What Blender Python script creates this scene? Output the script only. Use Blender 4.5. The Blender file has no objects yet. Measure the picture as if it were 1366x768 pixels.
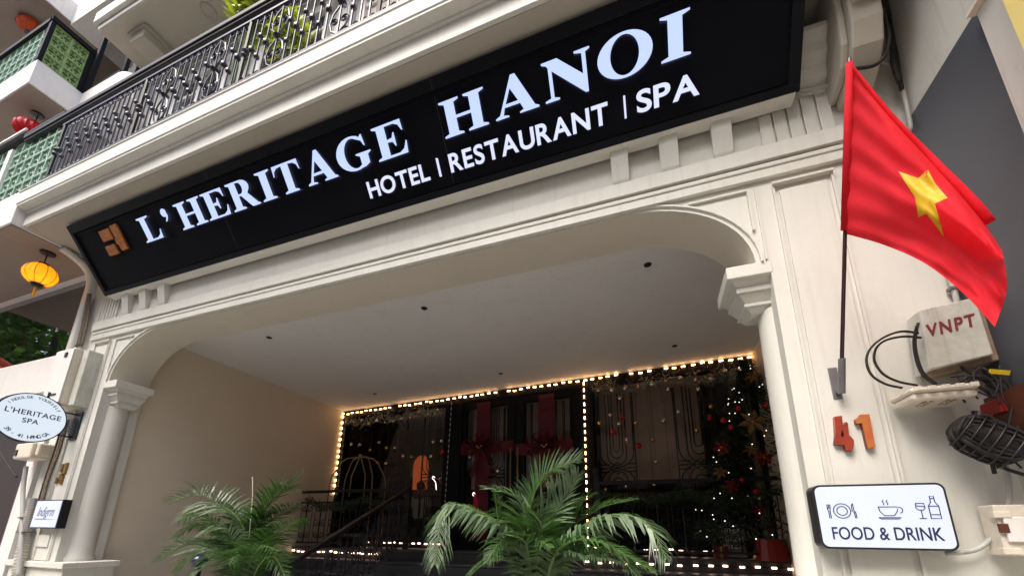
import bpy, bmesh, math, random
import numpy as np
from mathutils import Vector, Matrix
R = math.radians
random.seed(7)
scene = bpy.context.scene
col = scene.collection

# ------------------------------------------------------------------ camera
CF, CX, CY = 526.4351, 683.0, 575.0          # focal length and principal point, in photograph pixels
CAM = Vector((0.0, -2.6, 1.5))
_a, _b, _c = R(-19.41157), R(14.249663), R(0.65249881)
fwd = Vector((math.sin(_a)*math.cos(_b), math.cos(_a)*math.cos(_b), math.sin(_b)))
r0 = Vector((math.cos(_a), -math.sin(_a), 0)); u0 = r0.cross(fwd)
right = math.cos(_c)*r0 + math.sin(_c)*u0; up = -math.sin(_c)*r0 + math.cos(_c)*u0
cam = bpy.data.objects.new('camera', bpy.data.cameras.new('camera')); col.objects.link(cam)
cam.matrix_world = Matrix(((right.x, up.x, -fwd.x, CAM.x), (right.y, up.y, -fwd.y, CAM.y),
                           (right.z, up.z, -fwd.z, CAM.z), (0, 0, 0, 1)))
cam.data.sensor_width = 36; cam.data.lens = CF/1366*36
cam.data.shift_y = (CY-384)/1366
cam.data.clip_start = 0.05; cam.data.clip_end = 3000
scene.camera = cam

def at(px, py, ax, v):
    """world point where the sight line through a pixel meets the plane axis ax = v"""
    d = right*((px-CX)/CF) - up*((py-CY)/CF) + fwd
    return CAM + d*((v-CAM[ax])/d[ax])

# ------------------------------------------------------------------ light
world = bpy.data.worlds.new("World"); scene.world = world; world.use_nodes = True
wn = world.node_tree
sky = wn.nodes.new('ShaderNodeTexSky'); sky.sky_type = 'NISHITA'; sky.sun_disc = False
SUN_EL, SUN_AZ = R(58), R(200)
sky.sun_elevation = SUN_EL; sky.sun_rotation = SUN_AZ
sky.air_density = 1.0; sky.dust_density = 5.0; sky.ozone_density = 0.6
wn.links.new(sky.outputs[0], wn.nodes['Background'].inputs[0])
wn.nodes['Background'].inputs[1].default_value = 0.13
sl = bpy.data.lights.new('sun', 'SUN'); sl.energy = 1.3; sl.angle = R(35); sl.color = (1, 0.975, 0.94)
sun = bpy.data.objects.new('sun', sl); col.objects.link(sun)
sd = Vector((math.sin(SUN_AZ)*math.cos(SUN_EL), math.cos(SUN_AZ)*math.cos(SUN_EL), math.sin(SUN_EL)))
sun.rotation_euler = sd.to_track_quat('Z', 'Y').to_euler()
scene.view_settings.view_transform = 'Standard'; scene.view_settings.look = 'None'
scene.view_settings.exposure = 1.44; scene.view_settings.gamma = 1.0
scene.cycles.max_bounces = 10; scene.cycles.diffuse_bounces = 6
scene.cycles.transparent_max_bounces = 16

# ------------------------------------------------------------------ materials
def mat(name, c, rough=0.6, metal=0.0, var=0.0, vscale=6.0, bump=0.0, bscale=60.0, c2=None, emit=None, es=0.0,
        dirt=0.0, spec=0.5, trans=None, stretch=None):
    m = bpy.data.materials.new(name); m.use_nodes = True
    nt = m.node_tree; N = nt.nodes; L = nt.links; b = N['Principled BSDF']
    b.inputs['Base Color'].default_value = (*c, 1); b.inputs['Roughness'].default_value = rough
    b.inputs['Metallic'].default_value = metal; b.inputs['Specular IOR Level'].default_value = spec
    tc = N.new('ShaderNodeTexCoord'); src = tc.outputs['Object']
    if stretch:
        mp = N.new('ShaderNodeMapping'); mp.inputs['Scale'].default_value = stretch
        L.new(src, mp.inputs[0]); src = mp.outputs[0]
    out = None
    if var or c2:
        n = N.new('ShaderNodeTexNoise'); n.inputs['Scale'].default_value = vscale; n.inputs['Detail'].default_value = 6
        n.inputs['Roughness'].default_value = 0.65
        L.new(src, n.inputs['Vector'])
        rp = N.new('ShaderNodeValToRGB'); e = rp.color_ramp.elements
        e[0].position = 0.32; e[1].position = 0.68
        k2 = c2 if c2 else tuple(min(1, x*(1+var)) for x in c)
        e[0].color = (*(c if c2 else tuple(x*(1-var) for x in c)), 1); e[1].color = (*k2, 1)
        L.new(n.outputs['Fac'], rp.inputs[0]); out = rp.outputs[0]
        if dirt:
            n2 = N.new('ShaderNodeTexNoise'); n2.inputs['Scale'].default_value = 2.3; n2.inputs['Detail'].default_value = 9
            n2.inputs['Roughness'].default_value = 0.75
            mp2 = N.new('ShaderNodeMapping'); mp2.inputs['Scale'].default_value = (2.2, 2.2, 0.55)
            L.new(tc.outputs['Object'], mp2.inputs[0]); L.new(mp2.outputs[0], n2.inputs['Vector'])
            r2 = N.new('ShaderNodeValToRGB'); r2.color_ramp.elements[0].position = 0.50; r2.color_ramp.elements[1].position = 0.78
            L.new(n2.outputs['Fac'], r2.inputs[0])
            mx = N.new('ShaderNodeMix'); mx.data_type = 'RGBA'; mx.blend_type = 'MULTIPLY'
            ml = N.new('ShaderNodeMath'); ml.operation = 'MULTIPLY'; ml.inputs[1].default_value = dirt
            L.new(r2.outputs[0], ml.inputs[0]); L.new(ml.outputs[0], mx.inputs[0])
            L.new(out, mx.inputs[6]); mx.inputs[7].default_value = (0.55, 0.5, 0.42, 1); out = mx.outputs[2]
            n3 = N.new('ShaderNodeTexNoise'); n3.inputs['Scale'].default_value = 1.0; n3.inputs['Detail'].default_value = 7
            mp3 = N.new('ShaderNodeMapping'); mp3.inputs['Scale'].default_value = (22, 22, 0.9)
            L.new(tc.outputs['Object'], mp3.inputs[0]); L.new(mp3.outputs[0], n3.inputs['Vector'])
            r3 = N.new('ShaderNodeValToRGB'); r3.color_ramp.elements[0].position = 0.56; r3.color_ramp.elements[1].position = 0.80
            L.new(n3.outputs['Fac'], r3.inputs[0])
            m3 = N.new('ShaderNodeMix'); m3.data_type = 'RGBA'; m3.blend_type = 'MULTIPLY'
            l3 = N.new('ShaderNodeMath'); l3.operation = 'MULTIPLY'; l3.inputs[1].default_value = dirt*1.5
            L.new(r3.outputs[0], l3.inputs[0]); L.new(l3.outputs[0], m3.inputs[0])
            L.new(out, m3.inputs[6]); m3.inputs[7].default_value = (0.62, 0.58, 0.50, 1); out = m3.outputs[2]
        L.new(out, b.inputs['Base Color'])
    if bump:
        n = N.new('ShaderNodeTexNoise'); n.inputs['Scale'].default_value = bscale; n.inputs['Detail'].default_value = 5
        L.new(src, n.inputs['Vector'])
        bp = N.new('ShaderNodeBump'); bp.inputs['Strength'].default_value = bump; bp.inputs['Distance'].default_value = 0.01
        L.new(n.outputs['Fac'], bp.inputs['Height']); L.new(bp.outputs[0], b.inputs['Normal'])
    if emit:
        b.inputs['Emission Color'].default_value = (*emit, 1); b.inputs['Emission Strength'].default_value = es
    if trans:
        t = N.new('ShaderNodeBsdfTranslucent'); t.inputs[0].default_value = (*trans[0], 1)
        if out is not None and trans[2]: L.new(out, t.inputs[0])
        ms = N.new('ShaderNodeMixShader'); ms.inputs[0].default_value = trans[1]
        L.new(b.outputs[0], ms.inputs[1]); L.new(t.outputs[0], ms.inputs[2])
        L.new(ms.outputs[0], N['Material Output'].inputs[0])
    return m

def glass_mat(name, tint, gloss=1.0, ior=1.5):
    m = bpy.data.materials.new(name); m.use_nodes = True; nt = m.node_tree; N = nt.nodes; L = nt.links
    N.remove(N['Principled BSDF'])
    t = N.new('ShaderNodeBsdfTransparent'); t.inputs[0].default_value = (*tint, 1)
    g = N.new('ShaderNodeBsdfGlossy'); g.inputs['Roughness'].default_value = 0.02
    g.inputs[0].default_value = (gloss, gloss, gloss, 1)
    f = N.new('ShaderNodeFresnel'); f.inputs[0].default_value = ior
    mx = N.new('ShaderNodeMixShader')
    L.new(f.outputs[0], mx.inputs[0]); L.new(t.outputs[0], mx.inputs[1]); L.new(g.outputs[0], mx.inputs[2])
    L.new(mx.outputs[0], N['Material Output'].inputs[0]); return m

M = dict(
 cream=mat('cream_paint', (0.615, 0.605, 0.55), 0.55, var=0.035, vscale=1.6, bump=0.12, bscale=90, dirt=0.19),
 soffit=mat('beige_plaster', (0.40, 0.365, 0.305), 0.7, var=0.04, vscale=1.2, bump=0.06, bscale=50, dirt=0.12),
 archsoffit=mat('arch_soffit_paint', (0.58, 0.535, 0.455), 0.65, var=0.03, vscale=1.4, bump=0.05, bscale=60, dirt=0.1),
 inner=mat('tan_plaster', (0.66, 0.575, 0.46), 0.7, var=0.05, vscale=1.0, bump=0.06, bscale=40),
 soffit_d=mat('brown_balcony_paint', (0.27, 0.22, 0.185), 0.75, var=0.06, vscale=2, dirt=0.2),  # brown paint of the balcony undersides
 ceil=mat('porch_ceiling_paint', (0.70, 0.695, 0.69), 0.75, var=0.04, vscale=0.8, bump=0.08, bscale=14, dirt=0.16),
 white=mat('white_paint', (0.72, 0.69, 0.66), 0.5, var=0.03, vscale=3, bump=0.05, bscale=60, dirt=0.25),
 sidegrey=mat('pale_grey_render', (0.50, 0.50, 0.46), 0.8, c2=(0.58, 0.57, 0.52), vscale=2.2, bump=0.12, bscale=25, dirt=0.35),
 dark=mat('dark_grey_sheet', (0.060, 0.066, 0.082), 0.5, var=0.10, vscale=2),
 sign=mat('sign_black', (0.0050, 0.0052, 0.0085), 0.6, var=0.25, vscale=1.3, spec=0.08),
 signframe=mat('sign_frame_black', (0.007, 0.008, 0.011), 0.5, spec=0.15),
 letter=mat('lit_letter', (0.15, 0.16, 0.2), 0.5, emit=(0.50, 0.62, 1.0), es=0.40),
 letter_s=mat('lit_small_letter', (0.2, 0.2, 0.23), 0.5, emit=(0.70, 0.76, 1.0), es=0.36),
 lside=mat('letter_return', (0.10, 0.11, 0.2), 0.4),
 copper=mat('copper_logo', (0.30, 0.085, 0.02), 0.35, metal=0.5, c2=(0.62, 0.24, 0.06), vscale=28, bump=0.5, bscale=50),
 gold=mat('brushed_gold', (0.26, 0.14, 0.035), 0.3, metal=0.9, var=0.25, vscale=30),
 iron=mat('black_iron', (0.007, 0.007, 0.011), 0.5, metal=0.0, spec=0.4),
 ironlt=mat('iron_baluster', (0.022, 0.023, 0.040), 0.34, metal=0.5, spec=0.8),
 granite=mat('black_granite', (0.012, 0.013, 0.016), 0.5, c2=(0.035, 0.037, 0.045), vscale=60),
 glass=glass_mat('clear_glass', (0.92, 0.92, 0.92), 0.38),
 mirror=glass_mat('reflective_glass', (0.14, 0.17, 0.16), 1.0, 4.0),
 black=mat('black_plastic', (0.012, 0.012, 0.014), 0.4, var=0.3, vscale=20),
 frameblack=mat('black_frame', (0.004, 0.004, 0.005), 0.5, spec=0.15),
 bulb=mat('warm_bulb', (1, 0.85, 0.6), 0.4, emit=(1.0, 0.52, 0.22), es=8),
 bulbw=mat('cool_bulb', (1, 0.9, 0.9), 0.4, emit=(1.0, 0.62, 0.42), es=3.5),
 spark=mat('fairy_light', (1, 1, 1), 0.4, emit=(1.0, 0.84, 0.70), es=0.8),
 wire=mat('wire_black', (0.010, 0.009, 0.009), 0.7, c2=(0.035, 0.03, 0.028), vscale=25, spec=0.3),
 wiredust=mat('dusty_cable', (0.10, 0.075, 0.05), 0.8, c2=(0.25, 0.19, 0.14), vscale=30),
 wiregrey=mat('conduit_grey', (0.38, 0.38, 0.36), 0.5, var=0.08, vscale=12, dirt=0.3),
 interior=mat('interior_wall', (0.16, 0.115, 0.09), 0.6, var=0.2, vscale=1.5),
 interiord=mat('interior_floor', (0.03, 0.025, 0.022), 0.3),
 panelbrown=mat('pale_blind', (0.62, 0.42, 0.31), 0.7, var=0.08, vscale=3),
 niche=mat('orange_niche', (0.45, 0.12, 0.04), 0.6, emit=(1.0, 0.19, 0.05), es=0.10),
 red=mat('flag_red', (0.82, 0.030, 0.050), 0.8, var=0.05, vscale=5, bump=0.5, bscale=16, spec=0.15, trans=((0.95, 0.05, 0.06), 0.5, False)),
 star=mat('flag_yellow', (0.75, 0.50, 0.01), 0.6, var=0.05, vscale=9, trans=((0.8, 0.55, 0.02), 0.3, False)),
 pole=mat('flagpole_maroon', (0.045, 0.012, 0.014), 0.45),
 steel=mat('grey_steel', (0.20, 0.20, 0.21), 0.45, metal=0.6, var=0.15, vscale=15),
 ribbon=mat('red_ribbon', (0.11, 0.003, 0.014), 0.6, trans=((0.25, 0.01, 0.02), 0.3, False)),
 num=mat('orange_red_number', (0.20, 0.022, 0.012), 0.35, c2=(0.30, 0.045, 0.02), vscale=14),
 numy=mat('worn_yellow_number', (0.40, 0.20, 0.05), 0.35, c2=(0.42, 0.06, 0.02), vscale=9),
 lightbox=mat('lit_panel', (0.2, 0.2, 0.22), 0.4, emit=(0.68, 0.74, 0.98), es=0.33),
 ink=mat('dark_ink', (0.012, 0.014, 0.05), 0.6),
 ink2=mat('grey_ink', (0.05, 0.05, 0.07), 0.6),
 inkred=mat('red_stencil', (0.20, 0.012, 0.015), 0.6, c2=(0.12, 0.02, 0.02), vscale=30),
 inkbrown=mat('brown_stencil', (0.28, 0.09, 0.05), 0.6),
 box=mat('weathered_box', (0.42, 0.43, 0.38), 0.6, c2=(0.55, 0.55, 0.49), vscale=7, bump=0.25, bscale=30, dirt=0.6),
 boxw=mat('aged_white_plastic', (0.66, 0.60, 0.50), 0.45, var=0.07, vscale=10, dirt=0.3),
 boxbrown=mat('box_side_brown', (0.23, 0.17, 0.12), 0.6, var=0.2, vscale=14),
 yellow=mat('yellow_plastic', (0.75, 0.55, 0.02), 0.4),
 signred=mat('dark_red_sign', (0.28, 0.015, 0.012), 0.4),
 signor=mat('brown_orange_sheet', (0.10, 0.028, 0.012), 0.5, var=0.2, vscale=9),
 tile=mat('green_cement_tile', (0.20, 0.36, 0.10), 0.55, c2=(0.45, 0.56, 0.25), vscale=14, bump=0.2, bscale=50),
 tilepale=mat('pale_green_cement_tile', (0.22, 0.36, 0.27), 0.55, c2=(0.42, 0.55, 0.44), vscale=14, bump=0.2, bscale=50),
 tileshade=mat('tile_gap_shade', (0.025, 0.05, 0.03), 0.8, c2=(0.05, 0.09, 0.05), vscale=20),  # dark green standing in for shade in the tile gaps
 roof=mat('red_roof_tile', (0.35, 0.05, 0.04), 0.6, c2=(0.48, 0.12, 0.08), vscale=20),
 silky=mat('yellow_silk', (0.85, 0.42, 0.01), 0.5, var=0.1, vscale=6, trans=((0.9, 0.5, 0.03), 0.35, False)),
 silkr=mat('red_silk', (0.62, 0.006, 0.02), 0.5, trans=((0.7, 0.01, 0.03), 0.3, False)),
 silko=mat('orange_silk', (0.75, 0.10, 0.02), 0.5, trans=((0.8, 0.14, 0.03), 0.3, False)),
 ribdark=mat('lantern_rib', (0.16, 0.05, 0.01), 0.6),
 lamp=mat('lantern_bulb', (1, 0.9, 0.6), 0.4, emit=(1.0, 0.75, 0.3), es=20),
 palm=mat('palm_leaf', (0.010, 0.028, 0.008), 0.42, c2=(0.060, 0.130, 0.030), vscale=5.0, spec=0.5, trans=((0.07, 0.18, 0.03), 0.25, False)),
 palmlt=mat('palm_leaf_pale', (0.045, 0.085, 0.040), 0.38, c2=(0.19, 0.26, 0.15), vscale=5.0, spec=0.5, trans=((0.10, 0.28, 0.06), 0.2, False)),
 rachis=mat('palm_stalk', (0.08, 0.15, 0.03), 0.4, var=0.2, vscale=8),
 shrub=mat('croton_leaf', (0.16, 0.24, 0.015), 0.35, c2=(0.42, 0.45, 0.04), vscale=9, trans=((0.4, 0.5, 0.03), 0.3, False)),
 treeleaf=mat('street_tree_leaf', (0.05, 0.11, 0.03), 0.5, c2=(0.12, 0.20, 0.06), vscale=3, trans=((0.08, 0.2, 0.02), 0.3, False)),
 bark=mat('bark', (0.10, 0.075, 0.05), 0.9, var=0.3, vscale=9, bump=0.5, bscale=20),
 fir=mat('fir_needles', (0.010, 0.028, 0.012), 0.6, c2=(0.02, 0.05, 0.02), vscale=10),
 frost=mat('frosted_needles', (0.12, 0.12, 0.11), 0.6, c2=(0.55, 0.54, 0.52), vscale=14),
 ballg=mat('gold_bauble', (0.62, 0.38, 0.12), 0.22, metal=0.9),
 balls=mat('silver_bauble', (0.75, 0.66, 0.55), 0.2, metal=0.9),
 ballr=mat('red_bauble', (0.42, 0.01, 0.012), 0.25, metal=0.4),
 brass=mat('cart_brass', (0.30, 0.21, 0.13), 0.4, metal=1.0),
 pot=mat('navy_glazed_pot', (0.012, 0.016, 0.05), 0.15, var=0.2, vscale=8),
 soil=mat('soil', (0.04, 0.028, 0.02), 0.95, var=0.3, vscale=30),
 asphalt=mat('asphalt', (0.05, 0.05, 0.052), 0.9, c2=(0.07, 0.07, 0.072), vscale=40, bump=0.4, bscale=80),
 paving=mat('paving', (0.33, 0.32, 0.295), 0.8, c2=(0.42, 0.40, 0.37), vscale=8, bump=0.2, bscale=40),
 street1=mat('ochre_render', (0.42, 0.33, 0.18), 0.8, c2=(0.5, 0.42, 0.27), vscale=1.5),
 street2=mat('pale_render', (0.45, 0.44, 0.40), 0.8, c2=(0.56, 0.55, 0.5), vscale=1.5),
 skin=mat('skin', (0.35, 0.2, 0.13), 0.5), hair=mat('hair', (0.01, 0.008, 0.007), 0.5),
 shirt=mat('pale_shirt', (0.75, 0.74, 0.72), 0.8), trousers=mat('black_trousers', (0.01, 0.01, 0.012), 0.8),
 gift=mat('gift_red', (0.25, 0.008, 0.006), 0.3), board=mat('grey_board', (0.2, 0.18, 0.17), 0.6),
 darkred=mat('dark_maroon_door', (0.018, 0.005, 0.006), 0.5, var=0.3, vscale=4), purple=mat('purple_trim', (0.12, 0.03, 0.10), 0.5),
 curtain=mat('pink_white_curtain', (0.62, 0.50, 0.45), 0.8, c2=(0.72, 0.62, 0.57), vscale=5, stretch=(9, 1, 0.3)),
 seam=mat('sealant', (0.02, 0.02, 0.024), 0.6),
)

# ------------------------------------------------------------------ mesh helpers
class MB:
    def __init__(s): s.v = []; s.f = []; s.m = []
    def add(s, vs, fs, mi=0):
        o = len(s.v); s.v += [tuple(p) for p in vs]; s.f += [tuple(i+o for i in f) for f in fs]; s.m += [mi]*len(fs); return s
    def box(s, x0, x1, y0, y1, z0, z1, mi=0):
        return s.add([(x0,y0,z0),(x1,y0,z0),(x1,y1,z0),(x0,y1,z0),(x0,y0,z1),(x1,y0,z1),(x1,y1,z1),(x0,y1,z1)],
              [(0,3,2,1),(4,5,6,7),(0,1,5,4),(1,2,6,5),(2,3,7,6),(3,0,4,7)], mi)
    def hexa(s, front, back, mi=0):          # four front corners, four back corners
        return s.add(list(front)+list(back), [(0,1,2,3),(7,6,5,4),(0,4,5,1),(1,5,6,2),(2,6,7,3),(3,7,4,0)], mi)
    def tube(s, pts, r, n=6, mi=0, cap=True):
        pts = [Vector(p) for p in pts]; k = len(pts)
        rs = r if isinstance(r, (list, tuple)) else [r]*k
        rings = []; nrm = None
        for i, p in enumerate(pts):
            t = (pts[min(i+1, k-1)]-pts[max(i-1, 0)])
            t = t.normalized() if t.length > 1e-9 else Vector((0, 0, 1))
            if nrm is None:
                a = Vector((0, 0, 1)) if abs(t.z) < .9 else Vector((1, 0, 0)); nrm = t.cross(a).normalized()
            else:
                nrm = (nrm - t*nrm.dot(t)); nrm = nrm.normalized() if nrm.length > 1e-6 else t.orthogonal().normalized()
            b = t.cross(nrm)
            rings.append([p+(nrm*math.cos(2*math.pi*j/n)+b*math.sin(2*math.pi*j/n))*rs[i] for j in range(n)])
        vs = [q for rg in rings for q in rg]; fs = []
        for i in range(k-1):
            for j in range(n):
                a, b2 = i*n+j, i*n+(j+1) % n; fs.append((a, b2, b2+n, a+n))
        if cap: fs.append(tuple(range(n))[::-1]); fs.append(tuple((k-1)*n+j for j in range(n)))
        return s.add(vs, fs, mi)
    def lathe(s, c, prof, n=24, mi=0, a0=0, a1=2*math.pi):
        full = abs(a1-a0-2*math.pi) < 1e-6; m = n if full else n+1
        vs = [(c[0]+r*math.cos(a0+(a1-a0)*j/n), c[1]+r*math.sin(a0+(a1-a0)*j/n), c[2]+z) for r, z in prof for j in range(m)]
        fs = []
        for i in range(len(prof)-1):
            for j in range(n):
                a, b = i*m+j, i*m+(j+1) % m; fs.append((a, b, b+m, a+m))
        return s.add(vs, fs, mi)
    def ball(s, c, r, n=10, mi=0, sq=1.0):
        prof = [(max(1e-4, r*math.sin(math.pi*i/6)), -r*sq*math.cos(math.pi*i/6)) for i in range(7)]
        return s.lathe(c, prof, n, mi)
    def prism(s, poly, y0, y1, mi=0):        # polygon in x,z extruded along y
        n = len(poly)
        return s.add([(x, y0, z) for x, z in poly]+[(x, y1, z) for x, z in poly],
            [tuple(range(n)), tuple(range(2*n-1, n-1, -1))]+[(i, i+n, (i+1) % n+n, (i+1) % n) for i in range(n)], mi)
    def prismx(s, poly, x0, x1, mi=0):       # polygon in y,z extruded along x
        n = len(poly)
        return s.add([(x0, y, z) for y, z in poly]+[(x1, y, z) for y, z in poly],
            [tuple(range(n))[::-1], tuple(range(n, 2*n))]+[(i, (i+1) % n, (i+1) % n+n, i+n) for i in range(n)], mi)
    def mesh(s, name, mats, smooth=False):
        me = bpy.data.meshes.new(name); me.from_pydata(s.v, [], s.f)
        for m in (mats if isinstance(mats, (list, tuple)) else [mats]): me.materials.append(m)
        me.polygons.foreach_set('material_index', s.m)
        if smooth: me.polygons.foreach_set('use_smooth', [True]*len(s.f))
        me.update(); return me
    def build(s, name, mats, parent=None, smooth=False, bevel=0.0):
        me = s.mesh(name, mats, smooth); o = link(name, me, parent)
        if bevel:
            b = o.modifiers.new('edge', 'BEVEL'); b.width = bevel; b.segments = 2; b.limit_method = 'ANGLE'
        return o
def link(name, data, parent=None, loc=None, rot=None):
    o = bpy.data.objects.new(name, data); col.objects.link(o)
    if parent: o.parent = parent
    if loc is not None: o.location = loc
    if rot is not None: o.rotation_euler = rot
    return o
def tag(o, label, cat, group=None, kind=None):
    o['label'] = label; o['category'] = cat
    if group: o['group'] = group
    if kind: o['kind'] = kind
    return o
def thing(name, label, cat, loc=(0, 0, 0), rot=(0, 0, 0), group=None):
    return tag(link(name, None, None, loc, rot), label, cat, group)
def part(o, label): o['label'] = label; return o
def struct(o): o['kind'] = 'structure'; return o
def seg(*p):                                  # smooth path through points
    p = [Vector(q) for q in p]; out = []
    for i in range(len(p)-1):
        a = p[max(i-1, 0)]; b = p[i]; c = p[i+1]; d = p[min(i+2, len(p)-1)]
        for k in range(6):
            t = k/6; out.append(0.5*((2*b)+(c-a)*t+(2*a-5*b+4*c-d)*t*t+(3*b-a-3*c+d)*t**3))
    return out+[p[-1]]
def outline(name, loops, mats, parent, mw, extrude=0.01, offset=0.0):
    """flat outline loops (x, y) -> solid lettering mesh placed by the matrix mw"""
    cu = bpy.data.curves.new(name, 'CURVE'); cu.dimensions = '2D'; cu.fill_mode = 'BOTH'; cu.extrude = extrude; cu.offset = offset
    for lp in loops:
        sp = cu.splines.new('POLY'); sp.points.add(len(lp)-1); sp.use_cyclic_u = True
        for p, q in zip(sp.points, lp): p.co = (q[0], q[1], 0, 1)
    return curve_mesh(name, cu, mats, parent, mw)
def text(name, body, size, mats, parent, mw, extrude=0.004, offset=0.0, align='LEFT', space=1.0, sx=1.0, shear=0.0):
    cu = bpy.data.curves.new(name, 'FONT'); cu.body = body; cu.size = size; cu.extrude = extrude; cu.offset = offset
    cu.align_x = align; cu.space_character = space; cu.shear = shear
    return curve_mesh(name, cu, mats, parent, mw @ Matrix.Diagonal((sx, 1, 1, 1)))
def curve_mesh(name, cu, mats, parent, mw):
    t = bpy.data.objects.new('tmp', cu); col.objects.link(t)
    bpy.context.view_layer.update()
    me = bpy.data.meshes.new_from_object(t.evaluated_get(bpy.context.evaluated_depsgraph_get()))
    bpy.data.objects.remove(t); me.transform(mw); me.name = name; me.materials.clear()
    for m in (mats if isinstance(mats, (list, tuple)) else [mats]): me.materials.append(m)
    if isinstance(mats, (list, tuple)) and len(mats) > 1:
        nz = (mw.to_3x3() @ Vector((0, 0, 1))).normalized()
        for p in me.polygons: p.material_index = 0 if abs(p.normal.dot(nz)) > .7 else 1
    else:
        for p in me.polygons: p.material_index = 0
    return link(name, me, parent)
def frame_mat(o, xa, ya):                     # matrix: text x axis, text y axis, origin
    xa = Vector(xa).normalized(); ya = Vector(ya).normalized(); za = xa.cross(ya)
    return Matrix(((xa.x, ya.x, za.x, o[0]), (xa.y, ya.y, za.y, o[1]), (xa.z, ya.z, za.z, o[2]), (0, 0, 0, 1)))

# ================================================================== SETTING
g = MB(); g.add([(-600,-600,0),(600,-600,0),(600,600,0),(-600,600,0)], [(0,1,2,3)])
struct(g.build('ground', M['paving']))
g = MB(); g.box(-60, 60, -9.0, -3.6, 0.004, 0.008); struct(g.build('road', M['asphalt']))
for nm, y0, y1 in (('pavement', -3.6, -0.25), ('pavement', -12.0, -9.0)):
    g = MB(); g.box(-60, 60, y0, y1, 0.0, 0.13); struct(g.build(nm, M['paving'], bevel=0.01))

# ================================================================== HOTEL BUILDING
hotel = thing('hotel_building', 'cream stuccoed hotel front with a wide basket arch over the entrance', 'building')
XL, XR = -6.14, 0.82          # jambs
AL, AR = -6.07, 0.745         # arch springing
ZS, ZT = 3.2, 3.80            # spring and crown
def arch_pts(n=14, off=0.0):
    rx, rz = 0.80-off, ZT-ZS-off; l, r_ = AL+off, AR-off
    a = [(l+rx-rx*math.cos(math.pi/2*i/n), ZS+rz*math.sin(math.pi/2*i/n)) for i in range(n+1)]
    b = [(r_-rx+rx*math.sin(math.pi/2*i/n), ZS+rz*math.cos(math.pi/2*i/n)) for i in range(n+1)]
    return a+b
AP = arch_pts()
w = MB()
# front face: two piers and the wall above the arch, cut to the curve
WX0, WX1, WZ1 = -6.97, 1.68, 5.02
w.box(WX0, XL, 0.0, 0.40, 0, ZS); w.box(XR, WX1, 0.0, 0.40, 0, ZS)
vs = []; fs = []
for x, z in AP: vs += [(x, 0, z), (x, 0, WZ1)]
for i in range(len(AP)-1): fs.append((2*i, 2*i+2, 2*i+3, 2*i+1))
w.add(vs, fs)
w.add([(WX0,0,ZS),(AL,0,ZS),(AL,0,WZ1),(WX0,0,WZ1)], [(0,1,2,3)]); w.add([(AR,0,ZS),(WX1,0,ZS),(WX1,0,WZ1),(AR,0,WZ1)], [(0,1,2,3)])
w.add([(WX0,0,ZS),(WX0,.4,ZS),(WX0,.4,WZ1),(WX0,0,WZ1)], [(0,1,2,3)])
w.build('facade_wall', M['cream'], hotel)
s = MB(); vs = []; fs = []
for x, z in AP: vs += [(x, 0.0, z), (x, 0.40, z)]
for i in range(len(AP)-1): fs.append((2*i, 2*i+1, 2*i+3, 2*i+2))
s.add(vs, fs); s.build('arch_soffit', M['archsoffit'], hotel, smooth=True)
# back of the arch wall, hidden from the street, closes the ceiling void
s = MB(); vs = []; fs = []
for x, z in AP: vs += [(x, 0.40, z), (x, 0.40, 4.4)]
for i in range(len(AP)-1): fs.append((2*i, 2*i+1, 2*i+3, 2*i+2))
s.add(vs, fs); s.box(-6.6, AL, .40, .402, ZS, 4.4); s.box(AR, 1.5, .40, .402, ZS, 4.4)
s.build('lintel_back', M['inner'], hotel)
# porch
s = MB(); s.box(-6.36, -6.20, 0.402, 4.3, 0, 4.4); s.build('porch_wall', M['inner'], hotel)
s = MB(); s.box(1.5, 1.66, 0.402, 4.3, 0, 4.4); s.build('porch_wall', M['inner'], hotel)
s = MB(); s.box(XR, 1.5, 0.402, 0.42, 0, 4.0); s.build('return_wall', M['inner'], hotel)
s = MB(); s.box(-6.4, 1.7, 0.405, 7.9, 4.0, 4.15); s.build('porch_ceiling', M['ceil'], hotel)
for px, py in ((359,450),(566,411),(864,353),(500,525),(668,498),(900,461)):
    p = at(px, py, 2, 3.997)
    d = MB(); d.lathe((p.x, p.y, 3.997), [(0.0001, -.001), (0.026, -.002), (0.034, -.006), (0.037, 0)], 16)
    d.build('downlight', M['black'], hotel, smooth=False)
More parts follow.
